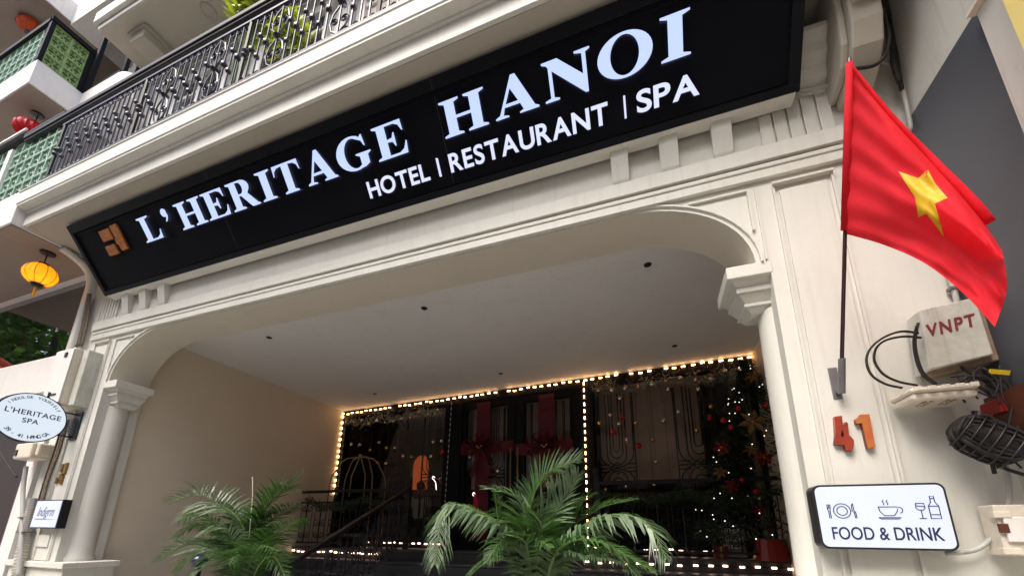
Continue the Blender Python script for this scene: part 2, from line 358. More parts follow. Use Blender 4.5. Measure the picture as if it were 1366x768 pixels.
# columns with capitals and pedestals
for sx, xc, xa0, xa1 in ((1, -6.20, -6.17, -5.90), (-1, 0.885, 0.57, 0.84)):
    c = MB(); c.lathe((xc, 0.2, 0), [(0.150, 1.13), (0.150, 1.17), (0.133, 1.19), (0.130, 1.6), (0.127, 2.5), (0.124, 2.93)], 40)
    c.build('column', M['cream'], hotel, smooth=True)
    k = MB(); e = 1 if sx == 1 else -1
    xin = -5.90 if sx == 1 else 0.57          # the free end of the abacus
    xo = XL-0.012 if sx == 1 else XR+0.012
    def tier(i, z0, z1, zz=None):             # stepped block, i = inset from the abacus
        a, b = sorted((xin-e*i, xo)); k.box(a, b, -0.004+i, 0.385-i*.6, z0, z1)
    tier(0, 3.115, 3.203)
    # cove between abacus and lower tier
    def wedge(i0, z0, i1, z1):
        a0, b0 = sorted((xin-e*i0, xo)); a1, b1 = sorted((xin-e*i1, xo))
        lo = [(a0,-.004+i0,z0),(b0,-.004+i0,z0),(b0,.385-i0*.6,z0),(a0,.385-i0*.6,z0)]
        hi = [(a1,-.004+i1,z1),(b1,-.004+i1,z1),(b1,.385-i1*.6,z1),(a1,.385-i1*.6,z1)]
        k.add(lo+hi, [(0,3,2,1),(4,5,6,7),(0,1,5,4),(1,2,6,5),(2,3,7,6),(3,0,4,7)])
    wedge(0.062, 3.075, 0.030, 3.115); tier(0.055, 3.035, 3.075); wedge(0.105, 2.975, 0.066, 3.035); tier(0.098, 2.950, 2.975)
    wedge(0.140, 2.915, 0.112, 2.950)
    k.build('capital', M['cream'], hotel, bevel=0.006)
    p = MB()
    if sx == 1: p.box(-7.0, -5.86, -0.05, 0.44, 1.07, 1.13); p.box(-6.95, -5.90, -0.02, 0.42, 0, 1.07); p.box(-7.0,-5.86,-.05,.44,0.14,0.3)
    else: p.box(0.56, 1.66, -0.02, 0.44, 1.07, 1.13); p.box(0.60, 1.66, -0.012, 0.42, 0, 1.07)
    p.build('pedestal', M['cream'], hotel, bevel=0.006)
# band with twin grooves over the arch
T = -0.030
for nm, z0, z1, y in (('band', 3.815, 3.879, T), ('band', 3.897, 3.927, T+.002), ('band', 3.945, 4.062, T-.012)):
    b = MB(); b.box(-6.68, 1.33, y, 0.0, z0, z1); b.build(nm, M['cream'], hotel, bevel=0.003)
# spandrel mouldings (raised outlines) either side
def rail(parent, pts, wd=0.012, th=0.012, y=0.0, nm='moulding', mt='cream'):
    b = MB(); P = [Vector(p) for p in pts]; k = len(P); vs = []
    for i in range(k):
        d0 = (P[i]-P[i-1]).normalized() if i else (P[1]-P[0]).normalized(); d1 = (P[i+1]-P[i]).normalized() if i < k-1 else d0
        m = (d0+d1).normalized(); n = Vector((-m.y, m.x))*(wd/2/max(.5, m.dot(d0)))
        for q in (P[i]-n, P[i]+n): vs += [(q.x, y-th, q.y), (q.x, y+.002, q.y)]
    fs = [(0,1,3,2), (4*k-4,4*k-2,4*k-1,4*k-3)]
    for i in range(k-1):
        a = 4*i; fs += [(a, a+2, a+6, a+4), (a+2, a+3, a+7, a+6), (a+1, a, a+4, a+5)]
    b.add(vs, fs)
    return b.build(nm, M[mt], parent)
A2 = arch_pts(14, -0.035)
right_arc = [p for p in A2[16:]]; left_arc = [p for p in A2[:15]]
rail(hotel, right_arc, .014, .016); rail(hotel, left_arc, .014, .016)
rail(hotel, [(0.39, 3.757), (0.76, 3.757), (0.76, 3.44), ], .014, .018); rail(hotel, [(0.805, 3.77), (0.805, 3.21)], .010, .014)
rail(hotel, [(-6.12, 3.757), (-5.80, 3.757)], .014, .018); rail(hotel, [(-6.13, 3.757), (-6.13, 3.3)], .010, .014)
def raised_panel(x0, x1, z0, z1):
    b = MB(); fr = 0.012
    b.box(x0-.0, x0+fr, -.016, 0, z0, z1-.0); b.box(x1-fr, x1, -.016, 0, z0, z1)
    b.box(x0, x1, -.034, 0.001, z1, z1+.016)
    b.build('moulding', M['cream'], hotel)
    q = MB(); q.box(x0+.038, x1-.038, -.013, 0.001, z0, z1-.042); q.build('pier_panel', M['cream'], hotel, bevel=0.004)
raised_panel(0.902, 1.238, 1.14, 3.745); raised_panel(-6.56, -6.24, 1.14, 3.755)
# frieze: corbels, flutes
def corbel(x, wd):
    b = MB(); h = wd/2
    prof = [(0.001, 4.08), (-0.025, 4.075), (-0.035, 4.10), (-0.055, 4.20), (-0.085, 4.32), (-0.095, 4.40), (-0.095, 4.47), (0.001, 4.47)]
    n = len(prof); vs = []
    for y, z in prof: hw = h*(0.86 if z < 4.09 else 1); vs += [(x-hw, y, z)]
    for y, z in prof: hw = h*(0.86 if z < 4.09 else 1); vs += [(x+hw, y, z)]
    b.add(vs, [tuple(range(n)), tuple(range(2*n-1, n-1, -1))]+[(i, i+n, (i+1) % n+n, (i+1) % n) for i in range(n)])
    b.build('corbel', M['cream'], hotel, bevel=0.003)
for x in (-0.05, 0.30, 0.65, -5.37, -5.72, -6.06): corbel(x, 0.128)
for k in range(5):
    b = MB(); b.box(0.895+k*0.085, 0.968+k*0.085, -0.018, 0.001, 4.066, 4.40); b.build('flute', M['cream'], hotel, bevel=0.004)
for k in range(7):
    b = MB(); b.box(-6.69+k*0.062, -6.652+k*0.062, -0.020, 0.001, 4.08, 4.40); b.build('flute', M['cream'], hotel, bevel=0.004)
# crown mould behind the sign, seen at its right end
b = MB(); b.prismx([(0.001,4.40),(-.02,4.40),(-.03,4.44),(-.07,4.47),(-.09,4.55),(-.14,4.60),(-.15,4.66),(-.20,4.72),(-.20,4.76),(0.001,4.76)][::-1], 1.00, 1.36)
b.build('crown_moulding', M['cream'], hotel)
# console at the far right under the ledge
b = MB(); b.prismx([(0.001,4.20),(-.10,4.22),(-.20,4.27),(-.28,4.36),(-.33,4.50),(-.36,4.75),(-.38,5.01),(0.001,5.01)][::-1], 1.34, 1.50)
b.box(1.355, 1.485, -.40, -.30, 4.62, 5.005)
b.prismx([(0.0,4.26),(-.13,4.27),(-.21,4.32),(-.27,4.42),(-.30,4.62),(-.31,5.0),(0.0,5.0)][::-1], 1.30, 1.34)
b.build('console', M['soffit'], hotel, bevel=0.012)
# ledge and balcony slab
b = MB(); b.prismx([(0.0,5.02),(-.77,5.02),(-.77,5.19),(-.79,5.20),(-.79,5.215),(-.865,5.22),(-.865,5.24),(-.875,5.25),(-.875,5.40),(-.885,5.41),(-.885,5.425),(0.0,5.425)][::-1], -6.97, 1.66)
b.build('balcony_ledge', M['cream'], hotel, bevel=0.004)
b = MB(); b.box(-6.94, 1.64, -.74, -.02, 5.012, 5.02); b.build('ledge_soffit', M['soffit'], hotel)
# bracket curving from ledge to wall at the left end
b = MB(); b.tube(seg((-6.96,-.42,4.98),(-6.97,-.30,4.95),(-7.0,-.16,4.90),(-7.02,-.07,4.80),(-7.03,-.03,4.60),(-7.03,-.03,4.2),(-7.03,-.03,3.65)), .045, 8)
b.build('drip_pipe', M['white'], hotel, smooth=True)
# upper storey
b = MB(); b.box(-6.97, 1.66, 0.0, 0.25, 5.425, 8.4)
b.build('upper_wall', M['cream'], hotel)
b = MB(); b.box(-7.05, 1.66, -.74, 0.0, 8.42, 8.70); b.box(-7.08, 1.66, -.79, -.74, 8.50, 8.70); b.build('upper_ledge', M['cream'], hotel, bevel=.01)
b = MB(); b.box(-7.03, 1.66, -.72, -.002, 8.40, 8.42); b.build('upper_soffit', M['soffit'], hotel)
p = at(170, 70, 2, 8.4)
b = MB(); b.box(-6.62, -6.30, -.55, -.003, 8.22, 8.40); b.box(-6.66, -6.26, -.58, -.003, 8.36, 8.399); b.build('soffit_beam', M['soffit'], hotel, bevel=.01)
p = at(278, 15, 2, 8.4)
b = MB(); b.lathe((p.x, p.y, 8.398), [(0.075,0),(0.075,-.012),(0.092,-.016),(0.100,-.012),(0.100,0)], 28); b.lathe((p.x,p.y,8.399),[(0.0001,-.003),(0.075,-.003)],28)
b.build('ceiling_light', M['soffit'], hotel, smooth=True)
def french_window(x0, x1, curt=False):
    f = MB()
    for a, c in ((x0, x0+.07), ((x0+x1)/2-.04, (x0+x1)/2+.04), (x1-.07, x1)): f.box(a, c, -.05, .001, 5.43, 7.9)
    f.box(x0-.05, x1+.05, -.07, .001, 7.9, 8.02)
    for z in (6.2, 6.95, 7.6):
        f.box(x0+.07, (x0+x1)/2-.04, -.04, .001, z, z+.05); f.box((x0+x1)/2+.04, x1-.07, -.04, .001, z, z+.05)
    o = f.build('window_frame', M['white'], hotel)
    q = MB(); q.box(x0+.07, x1-.07, -.012, .0005, 5.43, 7.9); q.build('pane', M['curtain'] if curt else M['mirrorwin'], o)
M['mirrorwin'] = mat('dark_window', (0.02, 0.028, 0.03), 0.06, spec=0.9)
french_window(-6.3, -5.2); french_window(-4.6, -3.4); french_window(-2.9, -1.7, True); french_window(-.9, .3)
for x in (-4.95, -3.15, -1.3, .9):
    b = MB(); b.box(x-.13, x+.13, -.045, .001, 5.43, 8.3); b.box(x-.09, x+.09, -.06, -.045, 5.6, 8.1); b.box(x-.17, x+.17, -.09, .001, 8.22, 8.398)
    b.build('pilaster', M['cream'], hotel, bevel=.006)
# granite terrace and steps
st = MB(); st.box(-6.2, 1.5, 3.12, 7.9, 0, 1.20); st.box(-6.2, 1.5, 3.09, 3.14, 1.165, 1.203)
struct(st.build('terrace', M['granite'], bevel=.006))
for k in range(7):
    z = 1.20-0.165*(k+1)
    st = MB(); st.box(-6.19, 1.49, 3.12-0.34*(k+1), 3.12-0.34*k-.002, 0, z-.03); st.box(-6.19, 1.49, 3.10-0.34*(k+1), 3.12-0.34*k-.002, z-.028, z)
    struct(st.build('step', M['granite'], bevel=.005))

# ================================================================== HOTEL SIGN
SB = Vector((0, -.12, 4.36)); SV = Vector((0, -.48, .61)).normalized(); SN = Vector((1, 0, 0)).cross(SV)   # outward normal
SH = 0.776
def sp(u, v, n=0.0): return Vector((u, 0, 0)) + SB + SV*v + SN*n
sign = thing('hotel_sign', 'long black leaning signboard with white letters reading L\'HERITAGE HANOI', 'sign')
b = MB()
XS0, XS1 = -6.36, 1.10
b.hexa([sp(XS0,0), sp(XS1,0), sp(XS1,SH), sp(XS0,SH)], [sp(XS0,0,-.09), sp(XS1,0,-.09), sp(XS1,SH,-.09), sp(XS0,SH,-.09)])
b.build('board', M['sign'], sign)
b = MB()
def bar(b, u0, v0, u1, v1, n0, n1):
    b.hexa([sp(u0,v0,n1), sp(u1,v0,n1), sp(u1,v1,n1), sp(u0,v1,n1)], [sp(u0,v0,n0), sp(u1,v0,n0), sp(u1,v1,n0), sp(u0,v1,n0)])
bar(b, XS0-.012, -.015, XS1+.012, .034, -.1, .022); bar(b, XS0-.012, SH-.075, XS1+.012, SH+.01, -.1, .022)
bar(b, XS0-.012, .036, XS0+.040, SH-.077, -.1, .022); bar(b, XS1-.055, .036, XS1+.012, SH-.077, -.1, .022)
bar(b, XS0+.07, .052, XS1-.09, .058, -.001, .006); bar(b, XS0+.07, SH-.105, XS1-.09, SH-.098, -.001, .006)
b.build('sign_frame', M['signframe'], sign)
for u in (-4.0, -1.42):
    b = MB(); bar(b, u-.003, .06, u+.003, SH-.11, 0, .002); bar(b, u-.004, SH-.07, u+.004, SH+.005, .021, .024); b.build('board_joint', M['seam'], sign)
b = MB(); b.box(-6.34, 1.09, -.125, -.03, 4.330, 4.342); b.build('drip_strip', M['cream'], sign)
def ell(cx, cz, rx, rz, a0, a1, n=18): return [(cx+rx*math.cos(R(a0+(a1-a0)*i/n)), cz+rz*math.sin(R(a0+(a1-a0)*i/n))) for i in range(n+1)]
def glyph(ch):
    if ch == 'I':
        return .75, [[(0,0),(.75,0),(.75,.05),(.56,.10),(.56,.90),(.75,.95),(.75,1),(0,1),(0,.95),(.19,.90),(.19,.10),(0,.05)]]
    if ch == 'L':
        return 1.22, [[(0,0),(1.17,0),(1.22,.36),(1.18,.36),(1.06,.16),(.85,.07),(.52,.07),(.52,.90),(.76,.95),(.76,1),(0,1),(0,.95),(.17,.90),(.17,.10),(0,.05)]]
    if ch == 'H':
        W = 1.62
        return W, [[(0,0),(.72,0),(.72,.05),(.54,.10),(.54,.46),(1.08,.46),(1.08,.10),(.90,.05),(.90,0),(W,0),(W,.05),(1.44,.10),(1.44,.90),(W,.95),(W,1),(.90,1),(.90,.95),(1.08,.90),(1.08,.54),(.54,.54),(.54,.90),(.72,.95),(.72,1),(0,1),(0,.95),(.18,.90),(.18,.10),(0,.05)]]
    if ch == 'E':
        W = 1.26
        return W, [[(0,0),(W-.04,0),(W,.36),(W-.04,.36),(W-.15,.16),(W-.34,.07),(.52,.07),(.52,.46),(.72,.44),(.80,.30),(.84,.30),(.84,.70),(.80,.70),(.72,.56),(.52,.54),(.52,.93),(W-.38,.93),(W-.20,.86),(W-.10,.68),(W-.06,.68),(W-.08,1),(0,1),(0,.95),(.17,.90),(.17,.10),(0,.05)]]
    if ch == 'T':
        W = 1.34; c = W/2
        return W, [[(c-.36,0),(c+.36,0),(c+.36,.05),(c+.18,.10),(c+.18,.93),(W-.25,.91),(W-.10,.82),(W-.04,.66),(W,.66),(W-.03,1),(.03,1),(0,.66),(.04,.66),(.10,.82),(.25,.91),(c-.18,.93),(c-.18,.10),(c-.36,.05)]]
    if ch == 'A':
        return 1.42, [[(0,0),(.44,0),(.44,.04),(.27,.08),(.335,.26),(.84,.26),(.93,.08),(.80,.04),(.80,0),(1.42,0),(1.42,.05),(1.30,.10),(.80,1.03),(.66,1.03),(.15,.10),(0,.05)],
                      [(.385,.345),(.79,.345),(.585,.71)]]
    if ch == 'N':
        return 1.5, [[(0,0),(.46,0),(.46,.05),(.30,.09),(.30,.74),(1.28,-.04),(1.37,-.04),(1.37,.91),(1.5,.95),(1.5,1),(1.03,1),(1.03,.95),(1.25,.90),(1.25,.42),(.50,1),(0,1),(0,.95),(.14,.90),(.19,.84),(.19,.09),(0,.05)]]
    if ch == 'O':
        return 1.54, [ell(.77,.5,.77,.525,0,350,35), ell(.77,.5,.40,.46,0,350,35)]
    if ch == 'R':
        W = 1.5
        return W, [[(0,0),(.70,0),(.70,.05),(.53,.10),(.53,.47),(.64,.47),(.98,.08),(1.06,0),(W,0),(W,.05),(1.40,.08),(1.02,.50)]+ell(.80,.745,.40,.255,-45,90,12)+[(0,1),(0,.95),(.17,.90),(.17,.10),(0,.05)],
                   [(.53,.54),(.66,.54)]+ell(.66,.74,.17,.20,-80,80,8)+[(.66,.94),(.53,.94)]]
    if ch == 'G':
        return 1.5, [[(1.24,.98),(1.28,.99),(1.33,.64),(1.28,.64),(1.20,.80)]+ell(.78,.5,.40,.455,62,288,26)+[(1.00,.11),(1.00,.36),(.84,.42),(.84,.46),(1.5,.46),(1.5,.42),(1.36,.36),(1.36,.10),(1.15,.02)]+ell(.74,.5,.74,.525,308,52,30)[2:-1]+[(1.14,.91)]]
LET = [('L',-5.187,-4.89),('H',-4.575,-4.186),('E',-4.16,-3.845),('R',-3.80,-3.439),('I',-3.40,-3.22),('T',-3.185,-2.868),
       ('A',-2.828,-2.486),('G',-2.45,-2.094),('E',-2.04,-1.735),('H',-1.388,-1.003),('A',-.941,-.591),('N',-.540,-.190),('O',-.145,.225),('I',.275,.460)]
SM = frame_mat((0,0,0), (1,0,0), SV)
for ch, u0, u1 in LET:
    wd, loops = glyph(ch); k = (u1-u0)/wd
    mw = SM.copy(); mw.translation = sp(u0, .363, .030)
    outline('letter', [[(x*k, z*.240) for x, z in lp] for lp in loops], [M['letter'], M['lside']], sign, mw, extrude=.016)
mw = SM.copy(); mw.translation = sp(-4.79, .49, .030)
outline('apostrophe', [[(0,.085)]+ell(.045,.082,.042,.038,170,-20,12)+[(.092,.05),(.075,.02),(.045,-.005),(.030,.002),(.052,.025),(.056,.043),(.040,.042)]+ell(.045,.082,.042,.040,265,190,5)], [M['letter'], M['lside']], sign, mw, extrude=.016)
def fit_text(body, u0, u1, v0, h, parent, mats, off, ex, n):
    """one mesh per character, spaced so the word fills u0..u1"""
    tmp = []
    for ch in body:
        cu = bpy.data.curves.new('t', 'FONT'); cu.body = ch; cu.size = 1; t = bpy.data.objects.new('t', cu); col.objects.link(t)
        bpy.context.view_layer.update(); bb = [Vector(c) for c in t.bound_box]; tmp.append((min(c.x for c in bb), max(c.x for c in bb), max(c.y for c in bb))); bpy.data.objects.remove(t)
    sc = h/0.73
    tot = sum(b-a for a, b, _ in tmp)*sc; gap = (u1-u0-tot)/(len(body)-1) if len(body) > 1 else 0
    gap = .025; kx = (u1-u0-gap*(len(body)-1))/tot
    if kx > 1.30: kx = 1.30; gap = (u1-u0-tot*kx)/(len(body)-1)
    u = u0
    for ch, (a, b, _) in zip(body, tmp):
        mw = SM.copy(); mw.translation = sp(u-a*sc*kx, v0, n)
        text('letter', ch, sc, mats, parent, mw, ex, off, sx=kx); u += (b-a)*sc*kx+gap
mm = [M['letter_s'], M['lside']]
fit_text('HOTEL', -2.236, -1.615, .131, .131, sign, mm, .0042, .010, .018)
fit_text('RESTAURANT', -1.405, -.105, .133, .134, sign, mm, .0042, .010, .018)
fit_text('SPA', .105, .503, .136, .132, sign, mm, .0042, .010, .018)
for u in (-1.517, .018):
    b = MB(); bar(b, u-.007, .131, u+.007, .264, .006, .026); b.build('divider', M['letter_s'], sign)
for q in (((-5.885,.628),(-5.695,.628),(-5.695,.515),(-5.885,.515)), ((-5.905,.470),(-5.73,.470),(-5.73,.365),(-5.905,.365)), ((-5.665,.642),(-5.545,.642),(-5.545,.378),(-5.665,.378))):
    b = MB(); bar(b, q[0][0], q[2][1], q[1][0], q[0][1], .001, .03); b.build('logo_block', M['copper'], sign, bevel=.006)
b = MB(); bar(b, -5.70, .455, -5.60, .515, .001, .02)
b.build('logo_block', M['copper'], sign)
for u in (-6.2, -5.2, -3.6, -1.8, -.2, .95):
    b = MB(); b.tube([sp(u, .6, -.09), (u, -.001, 4.9)], .018, 6); b.build('sign_stay', M['iron'], sign)

# ================================================================== BALCONY RAILING
rl = thing('balcony_railing', 'black wrought iron balcony railing with scrolls above the black signboard', 'railing')
RY, RZ0, RZ1, RX0, RX1 = -.855, 5.435, 6.40, -6.52, 1.62
b = MB(); b.box(RX0, RX1, RY-.022, RY+.022, RZ0, RZ0+.035); b.build('bottom_rail', M['iron'], rl)
b = MB(); b.box(RX0-.9, RX1, RY-.040, RY+.045, RZ1-.0, RZ1+.055); b.box(RX0-.9, RX1, RY-.025, RY+.03, RZ1-.03, RZ1); b.build('handrail', M['iron'], rl, bevel=.006)
b = MB(); b.box(RX0, RX1, RY-.016, RY+.016, RZ1-.125, RZ1-.100); b.build('upper_rail', M['ironlt'], rl)
def spiral(cx, cz, r, turns, a0, sgn, n=14):
    return [(cx+r*(1-.72*i/n)*math.cos(a0+sgn*turns*2*math.pi*i/n), 0, cz+r*(1-.72*i/n)*math.sin(a0+sgn*turns*2*math.pi*i/n)) for i in range(n+1)]
def baluster(kind):
    b = MB(); h0, h1 = .035, .84
    b.tube([(0,0,h0),(0,0,h1)], .0085, 5)
    if kind == 0:
        for z in (.30, .56): b.lathe((0,0,z), [(.002,-.030),(.024,-.012),(.026,0),(.024,.012),(.002,.030)], 8)
        for z, s_ in ((.075, 1), (.80, -1)):
            b.tube(spiral(.034, z, .032, 1.2, math.pi, 1), .006, 4); b.tube(spiral(-.034, z, .032, 1.2, 0, -1), .006, 4)
    elif kind == 1:
        b.lathe((0,0,.43), [(.002,-.040),(.028,-.014),(.030,0),(.028,.014),(.002,.040)], 8)
        b.tube(spiral(.034, .79, .034, 1.2, math.pi, -1), .006, 4); b.tube(spiral(-.034, .08, .034, 1.2, 0, -1), .006, 4)
    elif kind == 2:     # lyre panel, three spacings wide
        for s_ in (-1, 1):
            b.tube([(s_*x, 0, z) for x, z in [(0,.06),(.07,.12),(.10,.22),(.075,.33),(.0,.42),(-.0,.44)]], .008, 5)
            b.tube([(s_*x, 0, z) for x, z in [(0,.44),(.075,.54),(.10,.64),(.07,.75),(0,.82)]], .008, 5)
            b.tube(spiral(s_*.052, .22, .042, 1.4, 0 if s_ > 0 else math.pi, s_), .007, 4)
            b.tube(spiral(s_*.052, .64, .042, 1.4, 0 if s_ > 0 else math.pi, -s_), .007, 4)
        b.lathe((0,0,.43), [(.002,-.04),(.04,0),(.002,.04)], 8)
    else:
        b.tube([(0,0,h0),(0,0,h1)], .018, 6); b.lathe((0,0,.43), [(.018,-.06),(.034,-.03),(.020,0),(.034,.03),(.018,.06)], 8)
    return b.mesh('baluster', M['ironlt'] if kind != 3 else M['iron'])
BM = [baluster(i) for i in range(4)]
n = int((RX1-RX0)/.092); k = 0; i = 0
while i < n:
    x = RX0+.04+i*.092; ph = i % 17
    if ph == 0: link('baluster', BM[3], rl, (x, RY, RZ0)); i += 1
    elif ph in (4, 12) and i > 20: link('scroll_panel', BM[2], rl, (x+.05, RY, RZ0)); i += 2
    else: link('baluster', BM[i % 2], rl, (x, RY, RZ0)); i += 1

# ================================================================== SIDE WALL OF RIGHT NEIGHBOUR
nbr = thing('right_neighbour_building', 'pale grey rendered flank wall clad with a dark grey sheet beside the flag', 'building')
b = MB(); b.box(1.68, 3.0, -3.2, 1.5, 0, 12); b.build('flank_wall', M['sidegrey'], nbr)
b = MB(); b.box(1.662, 1.68, -1.6, -.004, 2.19, 3.985); b.build('dark_cladding', M['dark'], nbr)
b = MB(); b.box(1.60, 1.661, -.80, -.60, 3.925, 3.94); b.build('ledge_strip', M['boxw'], nbr)
b = MB(); b.box(1.63, 1.661, -.90, -.615, 2.2, 3.92); b.build('grey_panel', M['sidegrey'], nbr)
b = MB(); b.box(1.60, 1.661, -1.2, -.91, 2.2, 6.0); b.build('brown_panel', M['boxbrown'], nbr)
q0 = at(1347, 0, 0, 1.52)
b = MB(); b.box(1.50, 1.56, q0.y-.12, q0.y, 3.0, 6.5); b.build('yellow_post', mat('yellow_painted_post', (0.75, 0.62, 0.22), .4), nbr)
b = MB(); b.box(1.63, 1.662, -.5, -.01, 1.98, 2.18); b.build('brown_sheet', M['signor'], nbr)

# ================================================================== LEFT NEIGHBOUR BUILDING
nl = thing('left_neighbour_building', 'white building with green pierced tile balconies left of the hotel', 'building')
b = MB()
b.box(-16, -7.08, 0.30, 0.8, 0, 16)
b.box(-16, -7.10, 0.02, 0.30, 4.99, 5.40)
b.build('front_wall', M['white'], nl)
# lower balcony slab
b = MB(); b.box(-10.0, -6.98, -.86, 0.30, 5.0, 5.47); b.build('balcony_slab', M['white'], nl, bevel=.008)
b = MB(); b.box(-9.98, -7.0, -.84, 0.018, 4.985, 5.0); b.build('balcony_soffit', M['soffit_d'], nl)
# big mirrored window under the slab
b = MB(); b.box(-13.2, -7.32, 0.10, 0.13, 3.70, 4.985); b.build('window_pane', M['mirror'], nl)
b = MB(); b.box(-13.2, -7.32, 0.135, 0.20, 3.70, 4.985); b.build('dark_blind', M['frameblack'], nl)
b = MB(); b.box(-7.32, -7.12, 0.02, 0.14, 2.9, 4.985); b.box(-13.2, -7.32, 0.05, 0.14, 3.62, 3.70); b.build('window_frame', M['white'], nl)
# pale lintel below the window, with strip of red roof tiles
b = MB(); b.box(-14, -7.05, -.14, 0.02, 3.12, 3.62); b.build('lintel', M['white'], nl, bevel=.01)
tl = MB(); tl.lathe((0,0,0), [(.05,0),(.05,.16)], 8, a0=0, a1=math.pi); tme = tl.mesh('roof_tile', M['roof'], True)
for i in range(26):
    for j in range(2):
        link('roof_tile', tme, nl, (-8.55-i*.105, -.11+j*.10, 3.63+j*.06), (R(62), 0, 0))
b = MB(); b.box(-14, -7.36, .05, .30, 0, 2.9); b.build('shop_door', M['darkred'], nl)
b = MB(); b.box(-7.36, -7.28, .0, .30, 0, 3.1); b.build('door_jamb', M['purple'], nl)
b = MB(); b.box(-7.28, -7.04, -.02, .30, 0, 3.12); b.build('side_pier', M['white'], nl)
# pierced tiles
def tile_mesh(mt):
    b = MB(); s_ = .098; t = .045
    for a, w_ in ((-.098, .009), (.089, .009)): b.box(a, a+w_, 0, t, -.098, .098); b.box(-.089, .089, 0, t, a, a+w_)
    for cx in (-.047, .047):
        for cz in (-.047, .047):
            h = .043
            b.tube([(cx+.021*math.cos(q), t/2, cz+.021*math.sin(q)) for q in [k*math.pi/4 for k in range(9)]], .0065, 4, cap=False)
            for sx in (-1, 1):
                for sz in (-1, 1): b.tube([(cx+sx*.016, t/2, cz+sz*.016), (cx+sx*h, t/2, cz+sz*h)], .0062, 4, cap=False)
                b.tube([(cx+sx*h, t/2, cz-h*.6), (cx+sx*h*.62, t/2, cz), (cx+sx*h, t/2, cz+h*.6)], .0055, 4, cap=False)
    b.box(-.089, .089, t*.62, t*.80, -.089, .089, 1)  # added dark plate closes the tile, painting the shade behind its openings
    return b.mesh('pierced_tile', [mt, M['tileshade']])
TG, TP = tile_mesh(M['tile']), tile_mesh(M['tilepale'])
def balustrade(x0, x1, y, z0, rows, me, face='y'):
    n_ = int(round(abs(x1-x0)/.2))
    for i in range(n_):
        for j in range(rows):
            if face == 'y': link('pierced_tile', me, nl, (x0+.1+i*.2 if x1 > x0 else x0-.1-i*.2, y, z0+.1+j*.2))
            else: link('pierced_tile', me, nl, (y, x0+.1+i*.2, z0+.1+j*.2), (0, 0, R(90)))
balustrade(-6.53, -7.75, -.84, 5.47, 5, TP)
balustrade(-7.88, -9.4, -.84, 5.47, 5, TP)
b = MB(); b.box(-7.87, -7.76, -.86, -.76, 5.47, 6.40); b.build('balcony_post', M['white'], nl)
b = MB(); b.box(-10, -7.45, -.89, -.77, 6.47, 6.53); b.box(-10, -6.53, -.89, -.79, 6.475, 6.50); b.build('handrail', M['iron'], nl)
b = MB(); b.box(-10, -7.4, -.91, -.89, 6.53, 6.56); b.build('handrail_cap', M['white'], nl)
# box balcony above
b = MB(); b.prismx([(-.84,7.87),(-.84,8.33),(.3,8.33),(.3,7.87)], -14, -8.28); b.box(-8.28, -7.35, -.33, .3, 7.87, 8.33)
b.lathe((-7.35, -.02, 7.87), [(.31, 0), (.31, .46)], 12, a0=-math.pi/2, a1=math.pi/2)
b.build('balcony_slab', M['white'], nl, bevel=.008)
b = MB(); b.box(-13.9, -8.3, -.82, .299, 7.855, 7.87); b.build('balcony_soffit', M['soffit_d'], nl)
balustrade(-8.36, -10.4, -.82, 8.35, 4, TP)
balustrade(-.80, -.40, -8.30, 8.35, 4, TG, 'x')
b = MB()
b.box(-14, -8.28, -.86, -.78, 9.14, 9.22); b.box(-8.34, -8.26, -.86, -.33, 9.14, 9.22); b.box(-8.35, -8.27, -.85, -.80, 8.33, 9.14)
b.box(-8.35, -8.27, -.40, -.33, 8.33, 9.16); b.build('balcony_frame', M['frameblack'], nl)
b = MB(); b.box(-8.27, -7.3, -.33, -.30, 8.33, 8.37); b.box(-8.27, -8.18, -.34, -.29, 8.33, 10.6); b.box(-8.0,-7.93,-.1,-.05,8.33,10.6); b.build('mullion', M['frameblack'], nl)
b = MB(); b.box(-8.0, -7.2, .0, .02, 8.33, 10.6); b.box(-12, -8.0, .05, .07, 8.33, 10.7); b.build('window_pane', M['mirror'], nl)
# third slab
p0, p1 = at(97, 31, 2, 10.7), at(60, -4, 2, 10.7)
b = MB(); b.box(-18, p0.x, -1.05, .3, 10.7, 11.15); b.build('balcony_slab', M['white'], nl)
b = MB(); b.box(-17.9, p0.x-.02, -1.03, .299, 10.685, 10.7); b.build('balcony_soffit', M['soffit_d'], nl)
b = MB(); b.box(p0.x+.001, -7.1, -.36, .3, 10.62, 11.2); b.build('upper_band', M['white'], nl)

